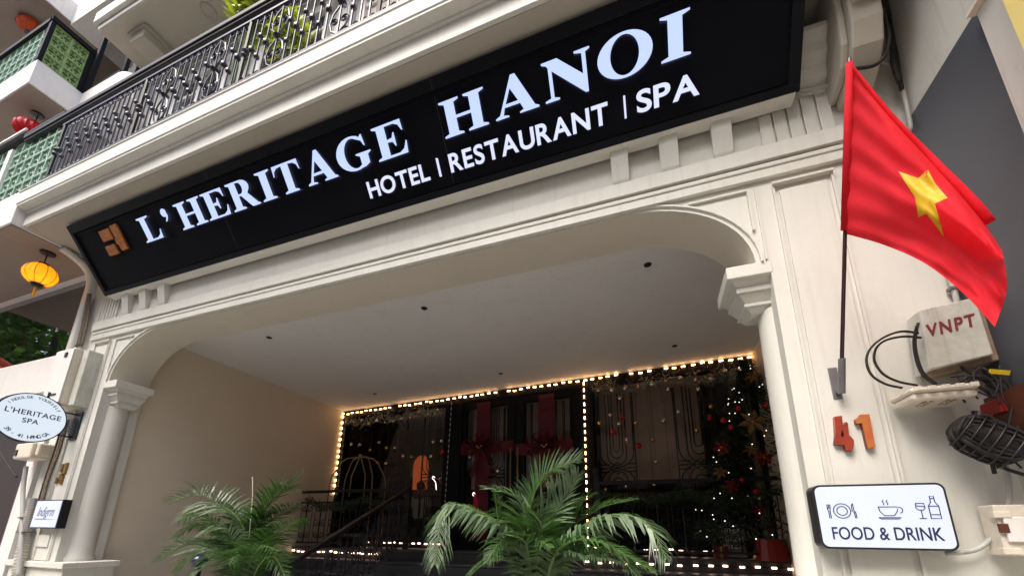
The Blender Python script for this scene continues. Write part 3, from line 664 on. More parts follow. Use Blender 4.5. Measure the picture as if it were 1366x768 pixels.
# lanterns
def lantern(P, rx, rz, mt, label, z_top, lit=False):
    t = thing('silk_lantern', label, 'lantern', tuple(P), group='silk lanterns hanging from the balcony soffits')
    b = MB(); n_ = 20; vs = []; fs = []; m_ = 10
    for i in range(m_+1):
        th = math.pi*(0.12+0.76*i/m_)
        for j in range(n_*2):
            a = math.pi*j/n_; q = 1.0 if j % 2 == 0 else 0.945
            vs.append((rx*q*math.sin(th)*math.cos(a), rx*q*math.sin(th)*math.sin(a), rz*math.cos(th)))
    for i in range(m_):
        for j in range(n_*2): fs.append((i*n_*2+j, (i+1)*n_*2+j, (i+1)*n_*2+(j+1) % (n_*2), i*n_*2+(j+1) % (n_*2)))
    b.add(vs, fs); b.build('shade', mt, t, smooth=False)
    for k in range(0, n_, 2):
        a = 2*math.pi*k/n_; rb_ = MB(); rb_.tube([(rx*1.01*math.sin(math.pi*(0.12+0.76*i/m_))*math.cos(a), rx*1.01*math.sin(math.pi*(0.12+0.76*i/m_))*math.sin(a), rz*1.0*math.cos(math.pi*(0.12+0.76*i/m_))) for i in range(m_+1)], .0035, 3)
        rb_.build('rib', M['ribdark'], t)
    b = MB(); b.lathe((0,0,rz*.93), [(.001,.02),(rx*.36,.02),(rx*.40,-.01),(rx*.36,-.03)], 14); b.build('top_ring', M['black'], t)
    b = MB(); b.lathe((0,0,-rz*.93), [(rx*.36,.03),(rx*.40,.01),(rx*.30,-.03),(.001,-.035)], 14); b.build('bottom_ring', M['black'], t)
    b = MB(); b.tube([(0,0,rz*.9),(0,0,z_top-P[2]-.02)], .007, 5); b.lathe((0,0,z_top-P[2]-.03), [(.001,0),(.07,.004),(.075,.03)], 14); b.build('cord', M['black'], t)
    b = MB(); b.tube([(0,0,-rz*.95),(0,0,-rz*1.3),(0,0,-rz*2.1)], [.006,.016,.011], 6); b.build('tassel', mt, t)
    if lit: b = MB(); b.ball((0.0,0,-.03), .035); b.build('bulb', M['lamp'], t)
    return t
p = at(64, 337, 2, 4.985); q = at(52, 367, 1, p.y)
lantern((p.x, p.y, q.z), .160, .150, M['silky'], 'glowing yellow silk lantern beside the black signboard corner', 4.985, True)
p = at(51, 153, 2, 7.855); q = at(41, 176, 1, p.y)
lantern((p.x, p.y, q.z), .20, .155, M['silkr'], 'red silk lantern under the lower green tile box balcony', 7.855)
p = at(44, 33, 2, 10.685); q = at(29, 47, 1, p.y)
lantern((p.x, p.y, q.z), .19, .15, M['silko'], 'orange silk lantern half hidden by the box balcony rail', 10.685)

# ================================================================== BALCONY SHRUBS
def leaf_bush(name, label, cat, c, rad, hz, nleaf, mt, pot=True, group=None, leaf=(.13, .035), z0=None):
    t = thing(name, label, cat, (c[0], c[1], z0 if z0 is not None else c[2]), group=group); rnd = random.Random(hash(label) % 999)
    oz = c[2]-(z0 if z0 is not None else c[2])
    b = MB(); clumps = [(rnd.gauss(0,.5), rnd.gauss(0,.5), rnd.uniform(-1,1)) for _ in range(9)]
    for i in range(nleaf):
        cl = clumps[i % 9]; P = Vector(((cl[0]*.6+rnd.gauss(0,.35))*rad, (cl[1]*.6+rnd.gauss(0,.35))*rad, oz+(cl[2]*.7+rnd.gauss(0,.28))*hz))
        d = Vector((rnd.gauss(0,1), rnd.gauss(0,1), rnd.gauss(.35,.7))).normalized(); s_ = d.orthogonal().normalized(); s_ = (Matrix.Rotation(rnd.uniform(0, 6.28), 3, d) @ s_)
        L_ = leaf[0]*rnd.uniform(.7,1.3); W_ = leaf[1]*rnd.uniform(.8,1.2); nn = d.cross(s_)*L_*.12
        b.add([P, P+d*L_*.35+s_*W_+nn, P+d*L_-nn*.6, P+d*L_*.35-s_*W_+nn, P+d*L_*.5], [(0,1,4),(1,2,4),(2,3,4),(3,0,4)])
    b.build('foliage', mt, t)
    b = MB()
    for cl in clumps: b.tube([(0,0,.15),(cl[0]*rad*.3,cl[1]*rad*.3,oz*.6),(cl[0]*rad*.6,cl[1]*rad*.6,oz+cl[2]*hz*.6)], [.014,.010,.005], 5)
    b.build('stem', M['rachis'], t)
    if pot:
        b = MB(); b.lathe((0,0,0), [(.001,0),(.10,0),(.14,.22),(.155,.22),(.155,.26),(.13,.26),(.125,.22),(.001,.215)], 20); b.build('pot', M['pot'], t, smooth=True)
    return t
for px, py, y, r_, h_, lb, nl_ in ((338, 14, -.62, .30, .27, 'bushy yellow-green croton leaning over the handrail', 560), (388, 50, -.5, .17, .30, 'smaller green croton behind the balusters', 340)):
    p = at(px, py, 1, y); leaf_bush('potted_croton', lb, 'potted plant', (p.x, p.y, p.z), r_, h_, nl_, M['shrub'], z0=5.425, group='potted plants on the balcony')

# ================================================================== SHOPFRONT (glazed wall at the back of the porch)
SO = Vector((-6.2, 4.02, 0)); SR = math.atan2(-.49, 7.7)
def shop_thing(name, label, cat, group=None): return thing(name, label, cat, tuple(SO), (0, 0, SR), group)
sf = shop_thing('glazed_shopfront', 'dark glazed entrance wall with double doors at the back of the porch', 'shopfront')
Z0, Z1 = 1.20, 3.93
b = MB(); b.box(0, 7.72, -.06, .08, 3.84, 3.999); b.box(0, 7.72, -.06, .10, Z0, 1.30)
b.box(0, .11, -.06, .08, 1.30, 3.84); b.box(2.62, 2.98, -.09, .10, 1.30, 3.84); b.box(5.10, 5.42, -.09, .10, 1.30, 3.84); b.box(7.60, 7.72, -.06, .08, 1.3, 3.84)
b.build('frame', M['frameblack'], sf, bevel=.006)
b = MB(); b.box(.11, 2.62, -.005, .003, 1.30, 3.84); b.build('pane', M['glass'], sf)
b = MB(); b.box(5.42, 7.60, -.005, .003, 1.30, 3.84); b.build('pane', M['glass'], sf)
for x0, x1, hs in ((2.985, 4.045, 1), (4.055, 5.095, -1)):
    b = MB(); b.box(x0, x0+(.07 if hs > 0 else .16), -.05, .05, 1.30, 3.835); b.box(x1-(.16 if hs > 0 else .07), x1, -.05, .05, 1.30, 3.835)
    b.box(x0+.06, x1-.06, -.049, .049, 3.72, 3.835); b.box(x0+.06, x1-.06, -.049, .049, 1.30, 1.55)
    o = b.build('door_leaf', M['frameblack'], sf, bevel=.004)
    b = MB(); b.box(x0+.07, x1-.07, -.004, .004, 1.55, 3.72); b.build('pane', M['glass'], o)
    hx = x1-.06 if hs > 0 else x0+.06
    b = MB(); b.tube([(hx,-.05,2.2),(hx,-.10,2.2),(hx,-.10,2.9),(hx,-.05,2.9)], .014, 6); b.build('handle', M['brass'], o)
def grille(x0, x1, ztop, zb, d=.06):
    b = MB(); c = (x0+x1)/2; w_ = (x1-x0)
    b.box(x0-.010, x0+.010, d, d+.02, zb, ztop); b.box(x1-.010, x1+.010, d, d+.02, zb, ztop)
    zm = zb+(ztop-zb)*.42; r_ = .010
    for sgn, (za, zz) in ((1, (zm+.10, ztop)), (-1, (zm-.10, zb))):
        for i, f in enumerate((.46, .26, .17, .09)):
            x = w_*f; hh = (.14, .10, .16, .22)[i]*1.0
            zt = zz if i else zz
            for s2 in (-1, 1):
                b.tube([(c+s2*x, d, zt), (c+s2*x, d, za+hh*sgn)], r_, 4, cap=False)
            b.tube([(c+x*math.cos(q), d, za+hh*sgn-sgn*x*.9*math.sin(q)*(1 if i == 0 else 1.2)) for q in [math.pi*k/8 for k in range(9)]], r_, 4, cap=False)
    for z in (zm-.06, zm, zm+.06): b.tube([(x0, d, z), (x0+w_*.28, d, z)], r_, 4); b.tube([(x1, d, z), (x1-w_*.28, d, z)], r_, 4)
    b.tube([(c-w_*.2, d, zm), (c, d, zm+.09), (c+w_*.2, d, zm), (c, d, zm-.09), (c-w_*.2, d, zm)], r_, 4)
    return b.build('grille', M['iron'], sf)
for x0, x1 in ((1.20, 1.65), (2.05, 2.55), (5.46, 6.02), (6.62, 7.22), (3.30, 3.80), (4.30, 4.90)): grille(x0, x1, 3.70, 1.6)
# room behind
rm = thing('lobby_room', 'dim brown hotel lobby seen through the entrance glass', 'room')
b = MB(); b.box(-6.2, 1.5, 7.6, 7.7, 1.2, 4.0); b.box(-6.3, -6.2, 4.31, 7.7, 1.2, 4.0); b.box(1.5, 1.6, 4.31, 7.7, 1.2, 4.0); b.build('wall', M['interior'], rm)
b = MB()
for x0, x1 in ((5.46, 7.0), (3.04, 5.05)):
    n_ = 6
    for i in range(n_): 
        a = x0+(x1-x0)*i/n_; b.box(a+.004, x0+(x1-x0)*(i+1)/n_-.004, .26, .275, 2.25, 3.85)
o = b.build('blind', M['panelbrown'], sf)
b = MB(); b.box(-6.2, 1.5, 4.31, 7.6, 1.201, 1.215); b.build('floor', M['interiord'], rm)
p = at(561, 622, 1, 5.70)
b = MB(); poly = [(-.20, -.55), (.20, -.55)]+[(.22*math.cos(R(a)), .22*math.sin(R(a))*1.3) for a in range(0, 181, 15)]
b.prism([(p.x+x, p.z+z) for x, z in poly], 5.72, 5.76); b.build('lit_niche', M['niche'], rm)
b = MB()
for a in range(0, 180, 15):
    q0, q1 = R(a), R(a+15)
    b.tube([(p.x+.25*math.cos(q0), 5.72, p.z+.32*math.sin(q0)), (p.x+.25*math.cos(q1), 5.72, p.z+.32*math.sin(q1))], .03, 5)
b.box(p.x-.28, p.x-.23, 5.69, 5.76, p.z-1.1, p.z); b.box(p.x+.23, p.x+.28, 5.69, 5.76, p.z-1.1, p.z); b.build('niche_arch', M['interior'], rm)
b = MB(); b.box(-6.19, p.x+.9, 5.77, 5.86, 1.21, 3.99); b.build('partition', M['interior'], rm)

# string lights
def bulb_mesh(w_, h_, mt): 
    b = MB(); b.box(-w_/2, w_/2, -.010, 0, -h_/2, h_/2); return b.mesh('bulb', mt)
BH, BV, BWh = bulb_mesh(.052, .017, M['bulb']), bulb_mesh(.015, .050, M['bulb']), bulb_mesh(.054, .020, M['bulbw'])
BDIM = bulb_mesh(.010, .05, mat('dim_bulb', (.10, .09, .08), .4, emit=(.6, .6, .6), es=.04))
GRP = 'light strips round the entrance'
def strip(label, a, b_, step, me, rnd=0.0, world=False, skip=()):
    t = shop_thing('light_strip', label, 'light strip', GRP) if not world else thing('light_strip', label, 'light strip', group=GRP)
    a, b_ = Vector(a), Vector(b_); n_ = int((b_-a).length/step)
    q = MB(); q.tube([a+Vector((0,.004,0)), b_+Vector((0,.004,0))], .006, 4); q.build('cable', M['wire'], t)
    rn = random.Random(len(label))
    for i in range(n_+1):
        if i in skip or (rnd and rn.random() < rnd): continue
        P = a+(b_-a)*(i/n_); link('bulb', me, t, (P.x+rn.gauss(0,.009)*(abs(b_.x-a.x) > .5), P.y, P.z+rn.gauss(0,.006)-.012*abs(math.sin(i*.55))*(abs(b_.x-a.x) > .5)))
strip('warm light strip along the top of the entrance glass, under the ceiling', (.02,-.085,3.935), (7.7,-.085,3.975), .125, BH, .02)
strip('warm vertical light strip where the tan side wall meets the glass', (.03,-.085,3.86), (.03,-.085,2.25), .115, BV)
strip('warm vertical light strip right of the double doors', (5.29,-.105,3.88), (5.27,-.105,1.32), .115, BV)
strip('faint unlit vertical light strip left of the double doors', (2.76,-.105,3.84), (2.72,-.105,1.6), .10, BDIM)
strip('pinkish light strip along the sill of the left window', (.9,-.085,1.285), (2.62,-.085,1.285), .13, BWh, .05)
strip('pinkish light strip along the sill of the right window', (5.35,-.085,1.275), (7.6,-.085,1.275), .15, BWh, .08)
strip('pinkish light strip on the step edge at the lower left', (-6.14,3.085,1.13), (-4.35,3.085,1.13), .115, BWh, .12, True)
strip('pinkish light strip on the step edge at the lower right', (-.9,3.085,1.12), (1.48,3.085,1.12), .165, BWh, .04, True)

# garlands
def garland(label, s0, s1, z, th):
    t = shop_thing('frosted_garland', label, 'garland', 'frosted garlands over the entrance windows'); rn = random.Random(5)
    b = MB(); g2 = MB()
    n_ = int((s1-s0)*330)
    for i in range(n_):
        s_ = rn.uniform(s0, s1); P = Vector((s_, -.15+rn.gauss(0,.04), z+rn.gauss(0,th)+.03*math.sin(s_*7)))
        d = Vector((rn.gauss(0,1), rn.gauss(-.3,.6), rn.gauss(-.3,.8))).normalized(); L_ = rn.uniform(.05,.11); w_ = d.orthogonal().normalized()*.006
        b.add([P-w_, P+w_, P+d*L_], [(0,1,2)], rn.choice((0,0,1)))
    b.build('needles', [M['frost'], M['fir']], t)
    for i in range(int((s1-s0)*5)):
        s_ = s0+(i+.5)/int((s1-s0)*5)*(s1-s0); q = MB(); q.ball((s_, -.19, z+rn.gauss(-.02,.05)), rn.uniform(.022,.042), 10)
        q.build('bauble', M[rn.choice(('balls','ballg','balls'))], t, smooth=True)
garland('frosted garland hanging above the window left of the doors', .15, 2.6, 3.70, .055)
garland('frosted garland hanging above the window beside the tree', 5.45, 7.65, 3.73, .06)

# hanging baubles
def bauble(px, py, mt, r_, what):
    P = at(px, py, 1, 3.80); P.y = 4.02-.0636*(P.x+6.2)-.12; P = at(px, py, 1, P.y)
    t = tag(link('hanging_bauble', None, None, tuple(P)), what, 'bauble', 'baubles hanging in front of the entrance glass')
    b = MB(); b.ball((0,0,0), r_, 12); b.build('ball', M[mt], t, smooth=True)
    b = MB(); b.tube([(0,0,r_),(0,0,3.75-P.z)], .0022, 3); b.build('thread', M['wire'], t)
BL = [(469,592,'balls'),(480,593,'balls'),(494,600,'ballg'),(506,590,'balls'),(516,597,'ballg'),(527,597,'balls'),(538,608,'balls'),(549,609,'ballg'),(504,617,'ballg'),(515,618,'balls'),(575,608,'balls'),(578,589,'balls'),(589,588,'balls'),(590,603,'ballr'),
      (627,609,'balls'),(664,628,'balls'),(800,564,'ballg'),(814,553,'balls'),(818,576,'ballr'),(827,531,'balls'),(830,556,'ballr'),(826,565,'balls'),(848,564,'ballg'),(836,586,'balls'),(852,594,'ballr'),(871,586,'ballg'),(885,561,'balls'),(875,615,'balls'),(873,645,'ballg'),(905,549,'balls'),(891,519,'balls'),(929,574,'ballg'),(948,542,'ballg'),(947,557,'ballr'),(931,519,'balls')]
CN = {'balls': 'champagne', 'ballg': 'gold', 'ballr': 'red'}
for i, (px, py, mt) in enumerate(BL):
    left = px < 600
    zone = 'left window' if left else ('double doors' if px < 780 else 'right window')
    same = [b_ for b_ in BL if b_[2] == mt and ((b_[0] < 600) == left) and ((600 <= b_[0] < 780) == (600 <= px < 780))]
    same.sort(); ix = same.index((px, py, mt)); ords = ['leftmost','second from left','third from left','fourth from left','fifth from left','sixth from left','seventh from left','eighth from left','ninth from left','tenth from left']
    lb = ('only %s bauble hanging at the %s' % (CN[mt], zone)) if len(same) == 1 else '%s of the %s baubles hanging at the %s' % (ords[ix], CN[mt], zone)
    bauble(px, py, mt, .034 if mt != 'ballr' else .045, lb)

# ribbons and bows on doors
def ribbon_cross(label, cx, z_, s0, s1, zbot):
    t = shop_thing('door_ribbon', label, 'ribbon', 'red ribbons tied across the entrance doors')
    b = MB(); n_ = 14; vs = []
    for i in range(n_+1): 
        z = 3.80+(zbot-3.80)*i/n_; d = -.065-.012*math.sin(i*1.3); vs += [(cx-.14+.012*math.sin(i), d, z), (cx+.14+.012*math.sin(i*.7), d-.01, z)]
    b.add(vs, [(2*i, 2*i+1, 2*i+3, 2*i+2) for i in range(n_)]); b.build('vertical_band', M['ribbon'], t)
    b = MB(); vs = []
    for i in range(n_+1):
        s_ = s0+(s1-s0)*i/n_; d = -.08-.012*math.sin(i*1.9); vs += [(s_, d, z_-.10+.01*math.sin(i*2)), (s_, d-.012, z_+.10)]
    b.add(vs, [(2*i, 2*i+2, 2*i+3, 2*i+1) for i in range(n_)]); b.build('horizontal_band', M['ribbon'], t)
    for sg in (-1, 1):
        for k2, (ang, L_) in enumerate(((15, .30), (55, .26), (-25, .28))):
            b = MB(); vs = []; n2 = 12
            for i in range(n2+1):
                q = 2*math.pi*i/n2; r_ = L_*math.sin(q/2); a_ = R(ang)+math.sin(q)*.35
                x, z = sg*r_*math.cos(a_), r_*math.sin(a_); y = -.12-.10*math.sin(q/2)
                vs += [(cx+x, y-.05, z_+z), (cx+x, y+.05, z_+z+.03)]
            b.add(vs, [(2*i, 2*i+1, 2*i+3, 2*i+2) for i in range(n2)]); b.build('bow_loop', M['ribbon'], t, smooth=True)
    b = MB()
    for sg in (-1, 1): b.add([(cx, -.13, z_), (cx+.05*sg, -.13, z_), (cx+.22*sg, -.12, z_-.5), (cx+.12*sg, -.13, z_-.52)], [(0,1,2,3)])
    b.build('bow_tail', M['ribbon'], t)
    for k in range(3):
        b = MB(); b.ball((cx-.04+.04*k, -.2, z_+.02-.03*(k % 2)), .02, 8); b.build('bell', M['ballg'], t, smooth=True)
ribbon_cross('red ribbon with a large bow on the left door leaf', 3.42, 2.93, 2.99, 4.04, 1.35)
ribbon_cross('red ribbon with a large bow on the right door leaf', 4.62, 2.86, 4.06, 5.08, 2.75)

# glowing curls standing in for neon reflections by the doors
for px, py, lb in ((580, 645, 'curled neon reflection built as a tube, left of the doors'), (634, 667, 'curled neon reflection built as a tube, on the left door')):
    P = at(px, py-6, 1, 3.75)
    t = tag(link('neon_reflection', None, None, tuple(P)), 'small white '+lb, 'ornament', 'small neon reflections built as tubes')
    b = MB(); b.tube(seg((0,0,.03),(-.035,0,.06),(-.05,0,.02),(-.015,0,-.01),(.02,0,-.06),(.035,0,-.13),(.045,0,-.19)), .0055, 5); b.build('tube', mat('reflection_glow', (1,.8,.8), .4, emit=(1,.62,.6), es=1.6), t, smooth=True)
    b = MB(); b.tube([(0,0,.03),(.02,.05,.10)], .004, 4); b.build('hook', M['wire'], t)  # hook added along with the reflection tube

# ================================================================== CHRISTMAS TREE
tx = thing('christmas_tree', 'dark decorated fir tree with tiny lights behind the right window', 'christmas tree', (1.32, 3.16, 1.2))
rn = random.Random(11)
b = MB(); TH = 2.35
for i in range(6500):
    h = rn.random()**1.35; rr = (1-h)*.78+.04; a = rn.uniform(0, 6.283); r_ = rr*(.55+.5*rn.random())*(1+.12*math.sin(h*38))
    P = Vector((r_*math.cos(a), r_*math.sin(a), .25+h*TH)); d = Vector((math.cos(a), math.sin(a), rn.uniform(-.5,.3))).normalized()
    d = (d+Vector((rn.gauss(0,.3), rn.gauss(0,.3), rn.gauss(0,.2)))).normalized(); w_ = d.orthogonal().normalized()*.010; L_ = rn.uniform(.07,.14)
    b.add([P-w_, P+w_, P+d*L_], [(0,1,2)])
b.build('branches', M['fir'], tx)
b = MB(); b.tube([(0,0,0),(0,0,TH+.2)], [.06,.01], 8); b.build('trunk', M['bark'], tx)
b = MB(); b.lathe((0,0,0), [(.001,.25),(.16,.25),(.2,0)], 16); b.build('stand', M['gift'], tx)
sme = MB(); sme.ball((0,0,0), .0065, 6); sme = sme.mesh('bulb', M['spark'])
for i in range(75):
    h = rn.random()**1.1; rr = ((1-h)*.78+.04)*1.12; a = rn.uniform(math.pi*.95, math.pi*1.95)
    link('bulb', sme, tx, (rr*math.cos(a), rr*math.sin(a), .25+h*TH))
def tree_pt(px, py, r_=1.1):
    P = at(px, py, 1, 2.6); return P
def flower(px, py, s_, mt, lb):
    h = 0; P = at(px, py, 1, 2.72)
    t = tag(link('fabric_poinsettia', None, None, tuple(P)), lb, 'ornament', 'fabric poinsettias on the christmas tree')
    for k in range(6):
        a = R(60*k+12); b = MB(); d = Vector((math.cos(a), 0, math.sin(a))); w_ = Vector((-math.sin(a), 0, math.cos(a)))
        b.add([(0,-.02,0), d*s_*.5+w_*s_*.22+Vector((0,-.05,0)), d*s_+Vector((0,.0,0)), d*s_*.5-w_*s_*.22+Vector((0,-.03,0))], [(0,1,2),(0,2,3)]); b.build('petal', mt, t)
    b = MB(); b.ball((0,-.03,0), s_*.13, 6); b.build('centre', M['ballg'], t)
FG = mat('gold_fabric', (.20,.12,.05), .5, trans=((.4,.25,.08),.2,False)); FR = mat('red_fabric', (.20,.006,.008), .5)
for px, py, s_, mt, lb in ((1003,563,.17,FG,'large gold poinsettia on the tree'),(1018,610,.12,FR,'red poinsettia low on the tree at its right'),(962,597,.11,FR,'red poinsettia on the left edge of the tree'),(1003,503,.09,FG,'gold poinsettia near the tree top'),(960,630,.09,FG,'small gold poinsettia low on the tree at its left'),(975,648,.10,FR,'red poinsettia beneath the lowest gold one'),(1000,600,.08,FG,'small gold poinsettia just left of the red one at right'),(1012,680,.09,FR,'lowest red poinsettia on the tree')):
    flower(px, py, s_, mt, lb)
for px, py, lb in ((965,561,'red bauble high on the left of the tree'),(975,570,'red bauble among lights on the tree left'),(985,545,'red bauble in the middle of the tree'),(990,640,'red bauble low in the middle of the tree'),(1022,540,'red bauble at the right of the tree'),(1008,655,'red bauble beside the column low down')):
    P = at(px, py, 1, 2.75); t = tag(link('tree_bauble', None, None, tuple(P)), lb, 'bauble', 'red baubles on the christmas tree')
    b = MB(); b.ball((0,0,0), .035, 10); b.build('ball', M['ballr'], t, smooth=True); b = MB(); b.tube([(0,0,.03),(0,.02,.06)], .004, 4); b.build('hook', M['wire'], t)
for px, w_, h_, mt, lb in ((962,.16,.15,'gift','red wrapped gift box at the left foot of the tree'),(1022,.10,.09,'gift','small glowing red gift box at the right foot of the tree')):
    P = at(px, 745, 1, 3.22); t = tag(link('gift_box', None, None, (P.x, P.y, 1.203)), lb, 'gift', 'gifts under the tree')
    b = MB(); b.box(-w_/2,w_/2,-w_/2,w_/2,0,h_); b.build('box', M[mt], t, bevel=.005)
    b = MB(); b.box(-.015,.015,-w_/2-.003,w_/2+.003,0.002,h_+.003); b.box(-w_/2-.003,w_/2+.003,-.015,.015,0.002,h_+.003)
    for s_ in (-1,1): b.tube([(0,0,h_),(s_*.05,0,h_+.05),(s_*.07,0,h_+.02),(0,0,h_)], .008, 5)
    b.build('ribbon', M['ballg'], t)
P = at(980, 740, 1, 3.2); t = tag(link('notice_board', None, None, (P.x, P.y, 1.203)), 'small grey board of white lettering leaning by the gifts', 'board')
b = MB(); b.box(-.14,.14,0,.02,.02,.42); b.build('panel', M['board'], t)
b = MB(); b.box(-.15,.15,-.005,.03,0,.02); b.build('foot', M['iron'], t)
for k, (a_, z_) in enumerate((('----',.32),('---',.22),('----',.12))):
    b = MB()
    for j in range(4): b.box(-.11+j*.06, -.07+j*.06, -.004, .0, z_, z_+.05)
    b.build('lettering', M['white'], t)

# ================================================================== STAIR RAILINGS
def stair_rail(label, x0, x1, y, xn, descend):
    t = thing('wrought_iron_railing', label, 'railing', group='iron railings on the granite terrace')
    zt = 2.17; zb = 1.26
    b = MB(); b.box(x0, x1, y-.03, y+.03, zt-.02, zt+.03); b.build('handrail', M['iron'], t, bevel=.005)
    b = MB(); b.box(x0, x1, y-.015, y+.015, zb, zb+.03); b.box(x0, x1, y-.015, y+.015, zt-.2, zt-.175); b.build('cross_rail', M['iron'], t)
    n_ = int((x1-x0)/.30)
    sc = MB(); sc.tube([(0,0,0),(0,0,.70)], .012, 5)
    for s_ in (-1, 1):
        for z_, r_ in ((.12,.06),(.34,.075),(.58,.06)): sc.tube(spiral(s_*(r_+.004), z_, r_, 1.4, math.pi if s_ > 0 else 0, s_), .010, 4)
        sc.tube([(s_*.13,0,0),(s_*.13,0,.7)], .007, 4)
    sm = sc.mesh('scroll_panel', M['iron'])
    for i in range(n_): link('scroll_panel', sm, t, (x0+.15+i*(x1-x0-.0)/n_, y, zb+.03))
    b = MB(); b.box(xn-.035, xn+.035, y-.035, y+.035, 1.2, 2.30); b.ball((xn, y, 2.34), .05, 12); b.build('newel_post', M['iron'], t)
    if descend:
        for k in range(1):
            b = MB(); L_ = 2.7; dy, dz = -.90, -.437
            b.hexa([(xn-.035, y, zt+.0), (xn+.035, y, zt+.0), (xn+.035, y+dy*L_, zt+dz*L_), (xn-.035, y+dy*L_, zt+dz*L_)],
                   [(xn-.035, y, zt+.05), (xn+.035, y, zt+.05), (xn+.035, y+dy*L_, zt+.05+dz*L_), (xn-.035, y+dy*L_, zt+.05+dz*L_)]); b.build('sloping_handrail', M['iron'], t)
            for i in range(10):
                f = (i+.5)/10*L_; P = Vector((xn, y+dy*f, zt+dz*f)); o = link('scroll_panel', sm, t, (P.x, P.y, P.z-.86), (0, 0, R(90)))
            b = MB(); b.box(xn-.03, xn+.03, y+dy*L_-.03, y+dy*L_+.03, 0.13, zt+dz*L_+.12); b.ball((xn, y+dy*L_, zt+dz*L_+.15), .045, 10); b.build('end_post', M['iron'], t)
stair_rail('black scrolled railing left of the steps with a sloping handrail', -6.18, -3.86, 3.16, -3.86, True)
stair_rail('black scrolled railing in front of the tree, right of the steps', -.72, 1.48, 3.06, -.72, False)
# evergreen garland along the right rail
t = thing('evergreen_garland', 'dark evergreen garland with lights draped along the right railing', 'garland')
b = MB()
for i in range(900):
    s_ = rn.uniform(-.65, 1.45); P = Vector((s_, 3.0+rn.gauss(0,.03), 2.02-.10*abs(math.sin((s_+.65)*3.0))+rn.gauss(0,.035)))
    d = Vector((rn.gauss(0,1), rn.gauss(-.3,.6), rn.gauss(-.2,.7))).normalized(); w_ = d.orthogonal().normalized()*.009; b.add([P-w_, P+w_, P+d*rn.uniform(.05,.10)], [(0,1,2)])
b.build('needles', mat('garland_needles', (.02,.045,.02), .6, c2=(.05,.09,.035), vscale=8), t)
for k, (px, py) in enumerate(((873,646),(808,652),(998,661),(1013,664),(835,648))):
    P = at(px, py, 1, 2.93); b = MB(); b.ball(tuple(P), .020, 8); b.build('bauble', M[('ballg','ballg','balls','balls','balls')[k]], t, smooth=True)
t = thing('evergreen_garland', 'dark evergreen garland hanging on the left railing', 'garland')
b = MB()
for i in range(700):
    s_ = rn.uniform(-6.0, -4.1); P = Vector((s_, 3.10+rn.gauss(0,.03), 2.02-.12*abs(math.sin((s_+6)*2.4))+rn.gauss(0,.035)))
    d = Vector((rn.gauss(0,1), rn.gauss(-.3,.6), rn.gauss(-.2,.7))).normalized(); w_ = d.orthogonal().normalized()*.009; b.add([P-w_, P+w_, P+d*rn.uniform(.05,.10)], [(0,1,2)])
b.build('needles', M['fir'], t)

# ================================================================== LUGGAGE CART
P = at(480, 640, 1, 3.55)
ct = thing('luggage_cart', 'brass birdcage luggage cart behind the left railing', 'luggage cart', (P.x, 3.5, 1.203))
hw, hd = .50, .20
b = MB(); b.box(-hw, hw, -hd, hd, .18, .23); b.build('deck', M['interior'], ct, bevel=.01)
for sx in (-1, 1):
    for sy in (-1, 1):
        b = MB(); pts = [(sx*hw*.97, sy*hd*.95, .23), (sx*hw*.97, sy*hd*.95, 1.12), (sx*hw*.93, sy*hd*.9, 1.27), (sx*hw*.62, sy*hd*.6, 1.56), (sx*hw*.45, sy*hd*.4, 1.63), (0, 0, 1.66)]
        b.tube(pts, .011, 8); b.build('hoop', M['brass'], ct, smooth=True)
        b = MB(); b.tube([(sx*hw*.85-.02, sy*hd*.8, .08), (sx*hw*.85+.02, sy*hd*.8, .08)], .08, 14); b.build('wheel', M['black'], ct)
b = MB(); b.ball((0,0,1.68), .035, 10); b.build('finial', M['brass'], ct, smooth=True)
for i_ in (-1, 1):
    b = MB(); b.tube([(i_*.02, 0, 1.64), (i_*.16, 0, 1.30), (i_*.17, 0, .9)], .011, 6); b.build('hanger', M['brass'], ct)

# ================================================================== PERSON IN THE LOBBY
def skinned(name, verts, edges, mt, parent, sub=2):
    me = bpy.data.meshes.new(name); me.from_pydata([v[:3] for v in verts], edges, []); o = link(name, me, parent)
    o.modifiers.new('skin', 'SKIN'); 
    for i, v in enumerate(verts): me.skin_vertices[0].data[i].radius = (v[3], v[4] if len(v) > 4 else v[3])
    me.skin_vertices[0].data[0].use_root = True
    ss = o.modifiers.new('sub', 'SUBSURF'); ss.levels = sub; ss.render_levels = sub
    me.materials.append(mt); return o
P = at(560, 665, 1, 5.2)
pe = thing('person', 'person in a pale shirt and dark trousers sitting in the lobby, seen from behind', 'person', (P.x, 5.2, 1.21), (0, 0, R(12)))
hgt = 1.0
V_ = [(0,0,.52,.13,.10),(0,0,.68,.12,.09),(0,0,.86,.15,.10),(0,.0,1.00,.13,.09),(0,.01,1.08,.05),(0,.02,1.16,.075),(0,.02,1.26,.082),(0,.015,1.32,.055),
      (-.17,0,.98,.055),(-.23,.02,.74,.040),(-.20,.20,.60,.030),(-.19,.27,.58,.028),(.17,0,.98,.055),(.23,.02,.74,.040),(.20,.20,.60,.030),(.19,.27,.58,.028),
      (-.10,.05,.50,.09),(-.13,.42,.50,.060),(-.13,.40,.09,.040),(-.13,.50,.03,.032),(.10,.05,.50,.09),(.13,.42,.50,.060),(.13,.40,.09,.040),(.13,.50,.03,.032)]
E_ = [(0,1),(1,2),(2,3),(3,4),(4,5),(5,6),(6,7),(3,8),(8,9),(9,10),(10,11),(3,12),(12,13),(13,14),(14,15),(0,16),(16,17),(17,18),(18,19),(0,20),(20,21),(21,22),(22,23)]
